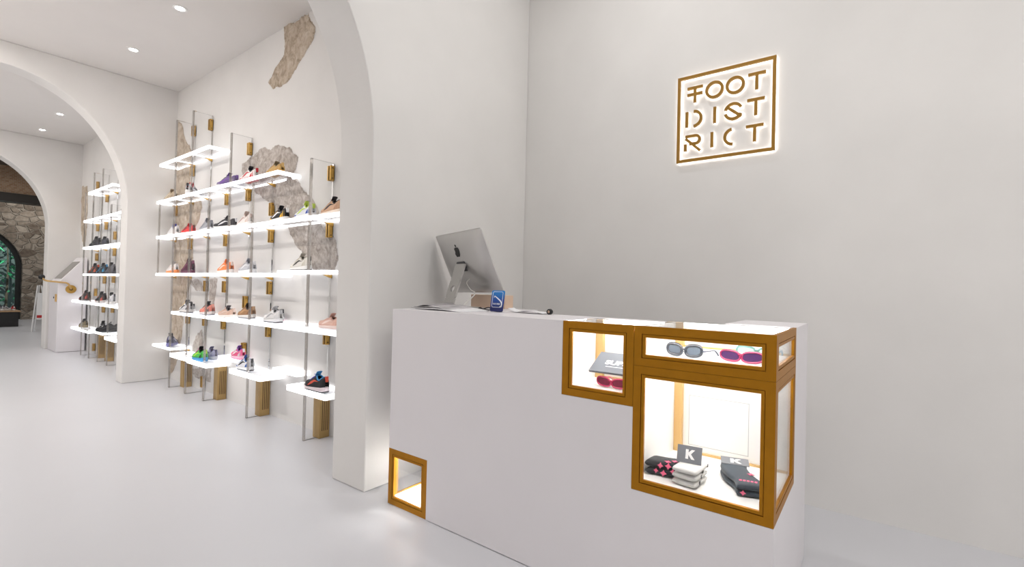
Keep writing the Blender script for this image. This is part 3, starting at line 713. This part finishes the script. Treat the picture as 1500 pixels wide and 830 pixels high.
# arm as a plate with a round cable hole: outer rectangle bridged to the hole ring
hc = .42; hr = .02; K = 32
Lh = (topc-foot).length
def ap(s_, t_, d): return tuple(foot+dirv*t_+sx*s_+nrm_*d)
outer = []
for k in range(K):
    a = 2*PI*(k+.5)/K; c, s2 = math.cos(a), math.sin(a)
    f = min(SWD/abs(c) if abs(c) > 1e-6 else 9, .06/abs(s2) if abs(s2) > 1e-6 else 9); outer.append((c*f, hc*Lh+s2*f))
hole = [(hr*math.cos(2*PI*(k+.5)/K), hc*Lh+hr*math.sin(2*PI*(k+.5)/K)) for k in range(K)]
arm.loft([[ap(*p, .005) for p in outer], [ap(*p, .005) for p in hole], [ap(*p, -.005) for p in hole], [ap(*p, -.005) for p in outer], [ap(*p, .005) for p in outer]], caps=False)
t1 = hc*Lh+.06; t0 = hc*Lh-.06
arm.loft([[ap(s_*SWD, t_, d) for s_, d in ((-1, -.005), (1, -.005), (1, .005), (-1, .005))] for t_ in (t1, Lh)])
if t0 > .001: arm.loft([[ap(s_*SWD, t_, d) for s_, d in ((-1, -.005), (1, -.005), (1, .005), (-1, .005))] for t_ in (0, t0)])
arm.build('stand_arm', ALU_S, mac)
bp = [tuple(foot+sx*a-bk*b+hz*z) for z in (-.004, .003) for a, b in ((-SWD, -.004), (SWD, -.004), (SWD, .20), (-SWD, .20))]
MB().loft([bp[:4], bp[4:]]).build('stand_foot', ALU_S, mac)
MB().loft([[LP(a, b-.005, .038) for a, b in rrect(.10, .07, .008)], [LP(a, b-.005, .052) for a, b in rrect(.09, .06, .008)]]).build('hinge_block', mat('hinge_dark', (.06, .06, .065), .4), mac)
cpts = [LP(.03, -.085, .03), LP(.03, -.10, .075), LP(.07, -.14, .09), LP(.10, -.17, .09), tuple(Vector((PC.x, PC.y, CZ+.018))+sx*.12+bk*.10), tuple(Vector((PC.x, PC.y, CZ+.005))+sx*.22+bk*.13)]
def smooth_path(P, n=8):
    P = [Vector(p) for p in P]; out = []
    for i in range(len(P)-1):
        p0, p1, p2, p3 = P[max(i-1, 0)], P[i], P[i+1], P[min(i+2, len(P)-1)]
        for k in range(n):
            t = k/n; out.append(.5*((2*p1)+(-p0+p2)*t+(2*p0-5*p1+4*p2-p3)*t*t+(-p0+3*p1-3*p2+p3)*t**3))
    return out+[P[-1]]
MB().tube(smooth_path(cpts), .0032, 8).build('power_cable', mat('cable_white', (.8, .78, .74), .5), mac, smooth=True)

# other things on the counter
bxm = mat('cardboard', (.74, .55, .42), .75, var=.05, vscale=12)
cb = thing('cardboard_box', 'low plain tan cardboard box behind the computer stand', 'box', (2.35, 1.94, CZ))
MB().box(2.31, 2.392, 1.80, 2.08, CZ+.0005, CZ+.082).build('box_body', bxm, cb, bevel=.002)
MB().box(2.309, 2.393, 1.93, 1.96, CZ+.0825, CZ+.0832).build('packing_tape', mat('tape', (.55, .42, .30), .3), cb)
mg = thing('magazine', 'open curled magazine lying at the end of the counter below the computer', 'magazine', (1.84, 1.80, CZ))
def page(z0, bulge, y0, y1, x0, x1):
    return lambda i, j: (x0+(x1-x0)*j+.01*i, y0+(y1-y0)*i, CZ+z0+bulge*math.sin(PI*min(1, i*1.15))*(.6+.4*j))
MB().grid(page(.002, .012, 1.66, 2.04, 1.755, 1.99), 16, 8).build('lower_pages', PAPER, mg, smooth=True, solid=.003)
MB().grid(page(.008, .018, 1.74, 2.045, 1.765, 1.985), 16, 8).build('upper_pages', mat('page_grey', (.62, .60, .62), .5, var=.5, vscale=9), mg, smooth=True, solid=.002)
MB().grid(page(.012, .022, 1.86, 2.05, 1.79, 1.975), 12, 8).build('cover', mat('page_print', (.42, .40, .42), .4, var=.5, vscale=14), mg, smooth=True, solid=.002)
gc = thing('cable', 'thin dark coiled cable beside the blue sign on the counter', 'cable', (2.0, 1.70, CZ))
MB().tube(smooth_path([(2.02, 1.77, CZ+.004), (2.015, 1.745, CZ+.016), (2.01, 1.72, CZ+.010), (2.02, 1.69, CZ+.018), (2.03, 1.66, CZ+.012), (2.01, 1.64, CZ+.010), (2.02, 1.625, CZ+.004)]), .0032, 7).build('cord', BLACK, gc, smooth=True)
MB().tube(smooth_path([(2.03, 1.79, CZ+.004), (2.02, 1.75, CZ+.010), (2.03, 1.71, CZ+.006), (2.0, 1.66, CZ+.006), (2.03, 1.63, CZ+.004)]), .0028, 7).build('cord', BLACK, gc, smooth=True)
# blue card sign
bs = thing('card_sign', 'small upright blue sign with a white curved line standing on the counter', 'sign', (1.96, 1.578, CZ))
bs_r = Vector((.05, -.998, 0)).normalized(); bs_u = Vector((.16, 0, 1)).normalized(); bs_n = Vector((-1, -.05, .16)).normalized()
O_ = Vector((1.96, 1.578, CZ+.058))
def BSP(a, b, d): return tuple(O_+bs_r*a+bs_u*b+bs_n*d)
def blue():
    M = bpy.data.materials.new('sign_blue'); M.use_nodes = True; nt = M.node_tree; B = nt.nodes['Principled BSDF']; B.inputs['Roughness'].default_value = .25
    tc = nt.nodes.new('ShaderNodeTexCoord'); sp = nt.nodes.new('ShaderNodeSeparateXYZ'); r = nt.nodes.new('ShaderNodeValToRGB')
    nt.links.new(tc.outputs['Generated'], sp.inputs[0]); nt.links.new(sp.outputs['Z'], r.inputs[0]); nt.links.new(r.outputs[0], B.inputs['Base Color'])
    r.color_ramp.elements[0].position = .15; r.color_ramp.elements[0].color = (*rgb('#101a5a'), 1); r.color_ramp.elements[1].position = 1; r.color_ramp.elements[1].color = (*rgb('#1a86d0'), 1)
    k = r.color_ramp.elements.new(.55); k.color = (*rgb('#15479c'), 1)
    return M
MB().loft([[BSP(a, b, -.002) for a, b in rrect(.082, .112, .009)], [BSP(a, b, .002) for a, b in rrect(.082, .112, .009)]]).build('card', blue(), bs)
wl = MB(); rr = rrect(.064, .082, .008); rr = [(a, b+.008) for a, b in rr]
for (a, b), (c, d) in zip(rr, rr[1:]+rr[:1]):
    wl.tube([BSP(a, b, .0025), BSP(c, d, .0025)], .0011, 5)
PR = mat('print_white', (.85, .87, .92), .4)
wl.build('outline_print', PR, bs)
MB().tube([BSP(a, b, .0028) for a, b in ((-.022, .018), (-.019, .026), (-.010, .021), (.004, .012), (.018, .003), (.028, -.008), (.031, -.016), (.029, -.026), (.018, -.031))], [.002, .0022, .0026, .003, .0034, .0036, .0034, .003, .0016], 6).build('curved_line_print', PR, bs)
MB().loft([[BSP(a, b, -.0021) for a, b in ((-.03, -.05), (.03, -.05), (0, .03))], [BSP(a*.5, b if b < 0 else -.03, -.05) for a, b in ((-.03, -.0565), (.03, -.0565), (0, -.03))]]).build('rear_prop', mat('prop_white', (.8, .8, .82), .5), bs)
def text(body, name, parent, M, o, r, u, size, depth=.0008, sx=1.0, align='CENTER', bold=.012):
    c = bpy.data.curves.new(name, 'FONT'); c.body = body; c.size = size; c.extrude = depth; c.align_x = align; c.align_y = 'CENTER'; c.offset = size*bold
    c.materials.append(M); ob = bpy.data.objects.new(name, c); COL.objects.link(ob); ob.parent = parent
    r, u = Vector(r).normalized(), Vector(u).normalized(); n = r.cross(u)
    mm = Matrix((r*sx, u, n)).transposed().to_4x4(); off = Vector(ROOT[parent.name]); mm.translation = Vector(o)-off
    bpy.context.view_layer.update()
    me = bpy.data.meshes.new_from_object(ob.evaluated_get(bpy.context.evaluated_depsgraph_get())); bpy.data.objects.remove(ob)
    ob = bpy.data.objects.new(name, me); COL.objects.link(ob); ob.parent = parent; ob.matrix_local = mm
    return ob
text('TAX FREE', 'lettering', bs, PR, BSP(-.003, -.016, .0028), bs_r, bs_u, .011, .0004, 1.0)
# loose paper slips and a black roll end
ps = thing('paper_slip', 'loose white till receipts lying on the counter between blue sign and gold cases', 'paper', (2.03, 1.42, CZ))
MB().grid(lambda i, j: (1.99+.09*j, 1.31+.17*i, CZ+.004+.010*math.sin(PI*i)*(1-.4*j)), 12, 4).build('receipt', PAPER, ps, smooth=True, solid=.0015)
MB().grid(lambda i, j: (2.0+.06*j, 1.47+.07*i, CZ+.004+.018*i*i), 10, 4).build('receipt', PAPER, ps, smooth=True, solid=.0015)
sp_ = thing('tape_roll', 'small black tape roll lying behind the white receipts', 'tape', (2.02, 1.285, CZ))
MB().lathe([(.007, -.011), (.0125, -.011), (.014, -.008), (.014, .008), (.0125, .011), (.007, .011), (.007, -.011)], 24, axis=0, c=(2.02, 1.29, CZ+.0143), caps=False).build('roll', BLACK, sp_, smooth=True)
MB().lathe([(.004, -.010), (.0069, -.010), (.0069, .010), (.004, .010), (.004, -.010)], 20, axis=0, c=(2.02, 1.29, CZ+.0143), caps=False).build('core', bxm, sp_, smooth=True)

# ------------------------------------------------------------------ goods inside the cases
def glasses(label, x, y, z, rot, frame_c, lens_c, temple_c, tilt=0, clear_f=False, shape='wide', group='sunglasses in the low gold case'):
    t = thing('sunglasses', label, 'sunglasses', (x, y, z), group, math.radians(rot))
    fm = clear('frame_'+frame_c[1:], rgb(frame_c), .55, rgb(frame_c), gloss=.1) if clear_f else mat('frame_'+frame_c[1:], rgb(frame_c), .25, var=.5 if shape == 'camo' else 0, vscale=160, coat=.5)
    lm = clear('lens_'+lens_c[1:], rgb(lens_c), .75, rgb(lens_c), gloss=.08); tm = fm if temple_c == frame_c else mat('frame_'+temple_c[1:], rgb(temple_c), .3)
    lw, lh, rt = (.033, .017, .0036) if shape != 'camo' else (.029, .019, .0055)
    curve = lambda a: -.10*a*a*20*.6
    def lp(cx, k, n=28, s=1.0):
        a = 2*PI*k/n; c, s2 = math.cos(a), math.sin(a)
        xx = cx+lw*s*math.copysign(abs(c)**.75, c); zz = (lh+rt+.001)+lh*s*math.copysign(abs(s2)**.75, s2)*(1.05 if s2 > 0 else 1)+abs(xx)*.06
        return (xx, -1.1*xx*xx, zz)
    for sd in (1, -1):
        o = MB().tube([lp(sd*.036, k) for k in range(28)], rt, 7, closed=True).build('rim', fm, t, smooth=True, world=False)
        MB().add([lp(sd*.036, k, s=.97) for k in range(28)], [tuple(range(28))]).build('lens', lm, o, world=False)
        MB().tube(smooth_path([(sd*.067, -.0052, .029), (sd*.072, -.012, .029), (sd*.073, -.05, .028), (sd*.071, -.10, .026), (sd*.070, -.135, .008), (sd*.068, -.142, .0045)], 6), .0032, 6).build('temple', tm, t, smooth=True, world=False)
    MB().tube([(-.008, -.0003, .028), (-.003, .001, .031), (.003, .001, .031), (.008, -.0003, .028)], .0036, 7).build('bridge', fm, t, smooth=True, world=False)
    return t
zf = .909+.0345
glasses('sunglasses with a grey camouflage frame and smoky lenses', 1.775, .552, zf, 82, '#2c3440', '#5a6470', '#4a5262', shape='camo')
glasses('sunglasses with a glossy magenta and purple frame', 1.775, .360, zf, 84, '#8a1448', '#3c1a4c', '#c82a5a')
glasses('sunglasses with a clear pale teal frame and blue arms behind the magenta pair', 1.965, .345, zf, 92, '#a8dcd8', '#c8ece8', '#4aa8d8', clear_f=True)
zf = .755+.0345
glasses('sunglasses with a red-pink frame lying under the grey box', 1.775, .835, zf, 84, '#c02a5c', '#7a1a3c', '#f0889a', group=None)
gb = thing('sunglasses_box', 'flat grey lettered cardboard box resting on the pink sunglasses', 'box', (1.80, .83, zf+.05))
def GB(a, b, d):  # tilted lid: a across (toward -y), b back and up
    return tuple(Vector((1.775, .935, zf+.055))+Vector((.02, -1, 0)).normalized()*a+Vector((.86, .0, .5)).normalized()*b+Vector((-.5, 0, .86)).normalized()*d)
gbm = mat('card_grey', rgb('#6f737b'), .5)
MB().loft([[GB(a, b, d) for a, b in ((0, 0), (.21, 0), (.21, .13), (0, .13))] for d in (0, .010)]).build('box_body', gbm, gb, bevel=.001)
text('SUPER', 'lettering', gb, mat('print_pale', (.8, .8, .82), .5), GB(.112, .062, .0104), (.02, -1, 0), (.86, 0, .5), .036, .0003, 1.25, bold=.04)
gb_s = MB().loft([[GB(a, b, d) for a, b in ((.06, .035), (.17, .035), (.17, .038), (.06, .038))] for d in (.010, .0105)]).build('print_line', mat('print_pale', (.8, .8, .82), .5), gb)

ZS = .454+.0345
SOCKD = mat('sock_charcoal', rgb('#2f3a44'), .9, bump=.4, bscale=400, sheen=.2); SOCKB = mat('sock_black', rgb('#25282e'), .9, bump=.4, bscale=400, sheen=.2)
SOCKW = mat('sock_white', rgb('#ecebe9'), .9, bump=.4, bscale=400); PINK = mat('sock_pink', rgb('#e8688a'), .8); KARD = mat('card_dark_grey', rgb('#707278'), .55); KW = mat('card_white', (.88, .88, .88), .5)
def pad(path, w, h, M, name, parent, side):
    """a flat soft band that follows a path; w along side, h thick, rounded edges"""
    P = smooth_path(path, 6); side = Vector(side).normalized(); rings = []; N = len(P)
    for i, p in enumerate(P):
        d = (P[min(i+1, N-1)]-P[max(i-1, 0)]).normalized(); up = d.cross(side).normalized()
        e = min(1, (min(i, N-1-i)+.6)/2.2); e = math.sqrt(e)
        rings.append([tuple(p+side*(w/2*math.copysign(abs(math.cos(a))**.5, math.cos(a)))*(.9+.1*e)+up*(h/2*e*math.copysign(abs(math.sin(a))**.7, math.sin(a)))) for a in [2*PI*k/16 for k in range(16)]])
    return MB().loft(rings).build(name, M, parent, smooth=True)
def bold_k(fn, h, parent):
    m_ = MB(); q = h/2
    for pl in ([(-.62, -1), (-.16, -1), (-.16, 1), (-.62, 1)], [(-.16, -.12), (.36, -1), (.92, -1), (.26, .06), (-.16, .34)], [(-.16, .30), (.26, .06), (.88, 1), (.34, 1), (-.16, .36)]):
        m_.loft([[fn(a*q*1.25, b*q, d) for a, b in pl] for d in (0, .0006)])
    return m_.build('letter_k', KW, parent)
# black socks with pink stars
s1 = thing('sock_pair', 'folded black socks with pink stars beside the gold corner post', 'socks', (1.80, .635, ZS), 'socks in the large gold case')
sd1 = Vector((1, -.1, 0))
pad([(1.815, .682, ZS+.0135), (1.825, .64, ZS+.014), (1.83, .58, ZS+.015)], .085, .026, SOCKB, 'folded_sock', s1, sd1)
pad([(1.815, .686, ZS+.042), (1.825, .64, ZS+.041), (1.84, .575, ZS+.042)], .082, .028, SOCKB, 'folded_sock', s1, sd1)
def star(c, r, u, v, parent, M=PINK, pts=4, name='star'):
    c, u, v = Vector(c), Vector(u).normalized(), Vector(v).normalized(); n = u.cross(v)*.0008; ring = []
    for k in range(pts*2):
        a = PI*k/pts; q = r if k % 2 == 0 else r*.5; ring.append(c+u*q*math.cos(a)+v*q*math.sin(a))
    MB().loft([[tuple(p-n) for p in ring], [tuple(p+n) for p in ring]]).build(name, M, parent)
for (y_, z_, r) in ((.632, .042, .012), (.602, .046, .013), (.585, .030, .011), (.620, .016, .013), (.648, .020, .010)):
    star((1.782, y_, ZS+z_), r, (0, 1, 0), (.25, 0, 1), s1)
star((1.800, .61, ZS+.0565), .013, (0, 1, 0), (1, 0, 0), s1); star((1.82, .59, ZS+.0565), .012, (0, 1, 0), (1, 0, 0), s1)
# white folded socks with standing card
s2 = thing('sock_pair', 'stack of folded white socks under an upright grey card with a letter', 'socks', (1.77, .535, ZS), 'socks in the large gold case')
for k in range(3):
    pad([(1.745, .535, ZS+.0115+.022*k), (1.80, .53, ZS+.0115+.022*k), (1.865, .525, ZS+.012+.022*k)], .088, .021, SOCKW, 'folded_sock', s2, (.1, 1, 0))
for k, (a, z_) in enumerate(((.012, .016), (.03, .032), (.05, .046), (.07, .056), (.09, .030), (.11, .050))):
    MB().box(1.76+a, 1.772+a, .4862, .4875, ZS+z_-.005, ZS+z_+.006).build('dark_mark', BLACK, s2)
c_r = Vector((.12, -1, 0)).normalized(); c_u = Vector((.22, 0, 1)).normalized(); c_n = c_r.cross(c_u)
def KC(a, b, d): return tuple(Vector((1.805, .535, ZS+.067))+c_r*a+c_u*b+c_n*d)
MB().loft([[KC(a, b, d) for a, b in ((-.043, 0), (.043, 0), (.043, .062), (-.043, .062))] for d in (-.001, .001)]).build('header_card', KARD, s2)
bold_k(lambda a, b, d: KC(a, b+.032, d+.0012), .034, s2)
# charcoal socks with a card band
s3 = thing('sock_pair', 'charcoal socks with pink lettering and grey card band lying folded in the case', 'socks', (1.88, .38, ZS), 'socks in the large gold case')
sd3 = Vector((.62, -.78, 0)).normalized(); sd3 = Vector((.25, -.97, 0)).normalized()
for k in range(2):
    pad([(2.02, .425, ZS+.012+.022*k), (1.96, .415, ZS+.012+.023*k), (1.90, .385, ZS+.012+.022*k), (1.85, .345, ZS+.012+.021*k), (1.80, .325, ZS+.012+.020*k)], .092, .023, SOCKD, 'folded_sock', s3, (.35, -.94, 0))
kb_u = Vector((.97, .25, .06)).normalized(); kb_r = Vector((.25, -.97, 0)).normalized(); kb_n = kb_r.cross(kb_u)
def KB(a, b, d): return tuple(Vector((2.0, .42, ZS+.049))+kb_r*a+kb_u*b+kb_n*d)
MB().loft([[KB(a, b, d) for a, b in ((-.049, -.035), (.049, -.035), (.049, .035), (-.049, .035))] for d in (-.001, .001)]).build('card_band', KARD, s3)
bold_k(lambda a, b, d: KB(a, b, d+.0012), .040, s3)
for i_ in range(5):
    a = -.03+i_*.012
    pz = Vector((1.835, .335, ZS+.045))+Vector((.25, -.97, 0)).normalized()*a
    MB().box(pz.x-.006, pz.x+.006, pz.y-.004, pz.y+.004, ZS+.0435, ZS+.0447).build('pink_letter', PINK, s3)
star((1.90, .345, ZS+.0465), .012, (1, 0, 0), (0, 1, 0), s3)
star((1.772, .345, ZS+.022), .010, (0, 1, 0), (.2, 0, 1), s3)

# ------------------------------------------------------------------ white kiosk in the third room
kx0, kx1, ky0, ky1 = 1.69, 2.035, 10.25, 10.86
kk = thing('kiosk', 'white floor-standing kiosk with sloped screen and gold lever beside the far shelves', 'kiosk', (1.86, 10.5, 0))
MB().extrude([(kx0, .004), (kx1, .004), (kx1, 1.50), (kx1-.02, 1.525), (kx0, 1.10)], 1, ky0, ky1).build('cabinet', WHITE, kk, bevel=.004)
sl = Vector((kx1-.02-kx0, 0, 1.525-1.10)).normalized(); sn = Vector((-sl.z, 0, sl.x))
def KS(a, y, d): return tuple(Vector((kx0, y, 1.10))+sl*a+sn*d)
MB().loft([[KS(a, y, d) for a, y in ((.08, ky0+.06), (.44, ky0+.06), (.44, ky1-.06), (.08, ky1-.06))] for d in (.0005, .004)]).build('screen', mat('kiosk_screen', (.16, .145, .12), .15), kk)
lv = sub_empty('lever', kk); lv['label'] = 'gold cranked lever with a black knob'
MB().lathe([(.062, -.018), (.066, -.012), (.066, 0)], 24, axis=1, c=(1.845, ky0, 1.0), m=0).build('boss', BRASS, lv)
MB().lathe([(.02, -.03), (.02, -.018)], 16, axis=1, c=(1.845, ky0, 1.0)).build('hub', BRASS_D, lv)
MB().tube(smooth_path([(1.845, ky0-.024, 1.0), (1.80, ky0-.03, 1.09), (1.70, ky0-.03, 1.11), (1.55, ky0-.03, 1.13), (1.51, ky0-.03, 1.17)]), .013, 8).build('arm', GOLD_LT, lv, smooth=True)
MB().lathe([(.004, -.05), (.036, -.042), (.04, -.03), (.036, -.018), (.01, -.012)], 16, axis=1, c=(1.50, ky0+.005, 1.185)).build('knob', BLACK, lv, smooth=True)
MB().lathe([(.014, -.008), (.014, 0)], 12, axis=0, c=(kx0, ky0+.25, .86)).build('key_lock', BLACK, kk)
MB().box(kx0-.02, kx0, ky0+.04, ky0+.07, .80, .92).build('door_pull', GOLD_LT, kk)

# ------------------------------------------------------------------ entrance room behind the far arch
XE = 4.4; YE = 18.8; ZE_ = 3.9
struct('wall_stone', MB().extrude(arch_poly(-.5, XE, ZE_, .75, 1.62, 1.45, 1.28), 1, YE, YE+.5), STONE_FAR)
struct('wall_entrance_side', MB().box(XE, XE+T, YC2, YE, 0, ZE_), STONE_FAR)
struct('wall_entrance_left', MB().box(-.62, -.5, YC2, YE+.5, 0, ZE_), PLASTER)
struct('wall_entrance_front', MB().box(X3+T, XE, YC, YC2, 0, ZE_), PLASTER)
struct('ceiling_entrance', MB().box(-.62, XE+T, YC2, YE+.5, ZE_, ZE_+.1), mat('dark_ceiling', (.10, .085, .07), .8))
def brick_mat():
    M = bpy.data.materials.new('old_brick'); M.use_nodes = True; nt = M.node_tree; B = nt.nodes['Principled BSDF']; B.inputs['Roughness'].default_value = .9
    tc = nt.nodes.new('ShaderNodeTexCoord'); mp = nt.nodes.new('ShaderNodeMapping'); mp.inputs['Rotation'].default_value = (PI/2, 0, 0)
    b = nt.nodes.new('ShaderNodeTexBrick'); b.inputs['Scale'].default_value = 7; b.inputs['Color1'].default_value = (.42, .24, .14, 1); b.inputs['Color2'].default_value = (.55, .37, .24, 1); b.inputs['Mortar'].default_value = (.55, .47, .38, 1)
    nt.links.new(tc.outputs['Object'], mp.inputs[0]); nt.links.new(mp.outputs[0], b.inputs[0]); nt.links.new(b.outputs[0], B.inputs[0])
    return M
struct('wall_brick_band', MB().box(-.5, XE, 17.0, 17.25, 3.23, ZE_), brick_mat())
struct('beam', MB().box(-.5, XE, 16.9, 17.3, 3.02, 3.23), mat('dark_wood', (.03, .022, .016), .6))
# arched glass door
dr = MB(); pts = [(.75+1.57*math.cos(PI*i/40), 1.45+1.23*math.sin(PI*i/40)) for i in range(41)]
path = [(.75+1.57, .0)]+pts+[(.75-1.57, 0)]
rings = []
for i, p in enumerate(path):
    a = Vector(path[max(i-1, 0)]); b = Vector(path[min(i+1, len(path)-1)]); d = (b-a).normalized(); n = Vector((-d.y, d.x))*.06; p = Vector(p)
    rings.append([(p.x+n.x, YE+.18, p.y+n.y), (p.x+n.x, YE+.28, p.y+n.y), (p.x-n.x, YE+.28, p.y-n.y), (p.x-n.x, YE+.18, p.y-n.y)])
door = dr.loft(rings); door.box(.71, .79, YE+.2, YE+.26, 0, 2.66)
door = struct('door_1', door, mat('door_black', (.01, .012, .012), .4))
MB().extrude(path, 1, YE+.225, YE+.235).build('pane', GLASS, door)
# planting outside
gl = MB(); rnd = random.Random(3)
leafm = [mat('leaf_a', (.02, .16, .07), .5), mat('leaf_b', (.04, .30, .13), .5), mat('leaf_c', (.01, .07, .05), .5)]
for pi, (px_, py_, hh_, n_) in enumerate(((1.75, 21.2, 2.3, 150), (3.2, 21.2, 1.9, 150), (.4, 21.2, 1.7, 120), (2.5, 22.7, 2.6, 150))):
    t = thing('garden_plant', ('tall fern-leaved plant outside the arched glass door, the brightest one', 'dense leafy shrub outside the glass door, next to the door jamb', 'low leafy shrub outside the arched door, next to the tallest plant', 'tall dark leafy plant at the very back outside the door')[pi], 'plant', (px_, py_, 0), 'plants outside the door')
    lf = MB()
    for k in range(n_):
        a = rnd.uniform(0, 2*PI); r = rnd.uniform(.05, .42); z = hh_*(.12+.88*rnd.random()**.8); l = rnd.uniform(.18, .38); w = l*.16
        c = Vector((r*math.cos(a), r*math.sin(a), z)); d = Vector((math.cos(a)+rnd.uniform(-.6, .6), math.sin(a)+rnd.uniform(-.6, .6), rnd.uniform(-.6, .5))).normalized(); s_ = d.cross(Vector((0, 0, 1))).normalized()
        lf.add([c, c+d*l*.5+s_*w, c+d*l, c+d*l*.5-s_*w], [(0, 1, 2), (0, 2, 3)], rnd.choice((0, 0, 2) if pi else (1, 1, 0)))
    o = lf.build('foliage', leafm, t, world=False); o['kind'] = 'stuff'
    MB().tube([(0, 0, 0), (.03, .02, hh_*.5), (0, .04, hh_*.9)], [.04, .03, .012], 7).build('stem', mat('bark', (.06, .045, .03), .9), t, world=False)
struct('wall_garden', MB().box(-2, 6, 23.6, 23.8, 0, 4.5), mat('garden_wall', (.10, .13, .12), .9, var=.3, vscale=2))
def lamp(kind, loc, watts, size=.1, col=(1, 1, 1)):
    l = bpy.data.lights.new('lamp', kind); l.energy = watts; l.color = col
    if kind == 'POINT': l.shadow_soft_size = size
    o = bpy.data.objects.new('lamp', l); COL.objects.link(o); o.location = loc
    return o
# low display table with shoes, easel
tb = thing('display_table', 'low black display table with wooden top by the arched glass door', 'table', (1.7, 16.45, 0))
MB().box(1.05, 2.0, 16.16, 16.7, .0, .345).build('base_block', BLACK, tb)
MB().box(1.03, 2.03, 16.14, 16.72, .346, .375).build('table_top', mat('oak_top', (.42, .27, .15), .5, var=.2, vscale=8), tb, bevel=.003)
for i_, (lb, x_, y_, c_, kd) in enumerate((('white and grey sneaker on the low black table', 1.80, 16.32, ('#d8d8dc', W_, '#c8c8cc', '#8a8a90', '#5a5a60', W_, '#6a6a70'), 'runner'), ('red sneaker at the corner of the low black table', 1.94, 16.50, ('#e8e0e0', W_, '#d84a4a', '#b83a3a', W_, W_, '#8a2a2a'), 'low'), ('grey and white sneaker on the low black table, behind the white one', 1.70, 16.55, ('#3a3a40', '#d8d8dc', '#9a9aa0', '#4a4a50', '#2a2a30', W_, '#4a4a50'), 'runner'))):
    shoe(lb, kd, x_, y_, .3755, 60+40*i_, c_, 'sneakers on the low black table')
ea = thing('easel', 'white tripod easel holding a poster board at the far arch', 'easel', (2.12, 14.5, 0))
for a, b in (((1.985, 14.42, 0), (2.07, 14.5, 1.0)), ((2.25, 14.42, 0), (2.13, 14.5, 1.0)), ((2.1, 14.9, 0), (2.1, 14.52, 1.0))):
    MB().tube([a, b], .014, 8).build('leg', mat('easel_white', (.8, .8, .8), .4), ea)
MB().box(2.055, 2.30, 14.40, 14.415, .30, .84).build('poster_board', KW, ea)
MB().box(2.057, 2.298, 14.399, 14.4, .30, .36).build('red_band', mat('poster_red', (.5, .03, .03), .5), ea)
MB().box(2.05, 2.30, 14.36, 14.42, .27, .30).build('ledge', mat('easel_white', (.8, .8, .8), .4), ea)
for i_, (x_, y_) in enumerate(((1.3, 12.6), (1.3, 15.0), (2.6, 17.8), (2.6, 14.0))):
    t = thing('track_spot', ('black ceiling spotlight just inside the entrance room', 'black ceiling spotlight over the aisle of the entrance room', 'black ceiling spotlight close to the stone wall', 'black ceiling spotlight over the easel')[i_], 'ceiling light', (x_, y_, ZE_), 'spotlights in the entrance room')
    MB().lathe([(.05, 0), (.05, -.16), (.04, -.16), (.04, -.02)], 18).build('housing', BLACK, t, world=False)
    MB().lathe([(.038, -.13), (.038, -.135)], 18).build('lens', LAMPM, t, world=False)
    l = lamp('AREA', (0, 0, -.18), 22, col=LAMP_COL); l.data.shape = 'DISK'; l.data.size = .09; l.parent = t
t = thing('plant_fill_lamp', 'small unseen lamp added above the door outside to brighten the plants', 'lamp', (1.9, 19.45, 3.0))  # invented fitting: its spot is added to brighten the foliage
MB().lathe([(.06, .02), (.06, -.08), (.045, -.08)], 16).build('housing', BLACK, t, world=False)
l = lamp('SPOT', (0, 0, -.1), 900, col=(.85, 1, .95)); l.data.spot_size = math.radians(110); l.rotation_euler = (math.radians(55), 0, 0); l.parent = t
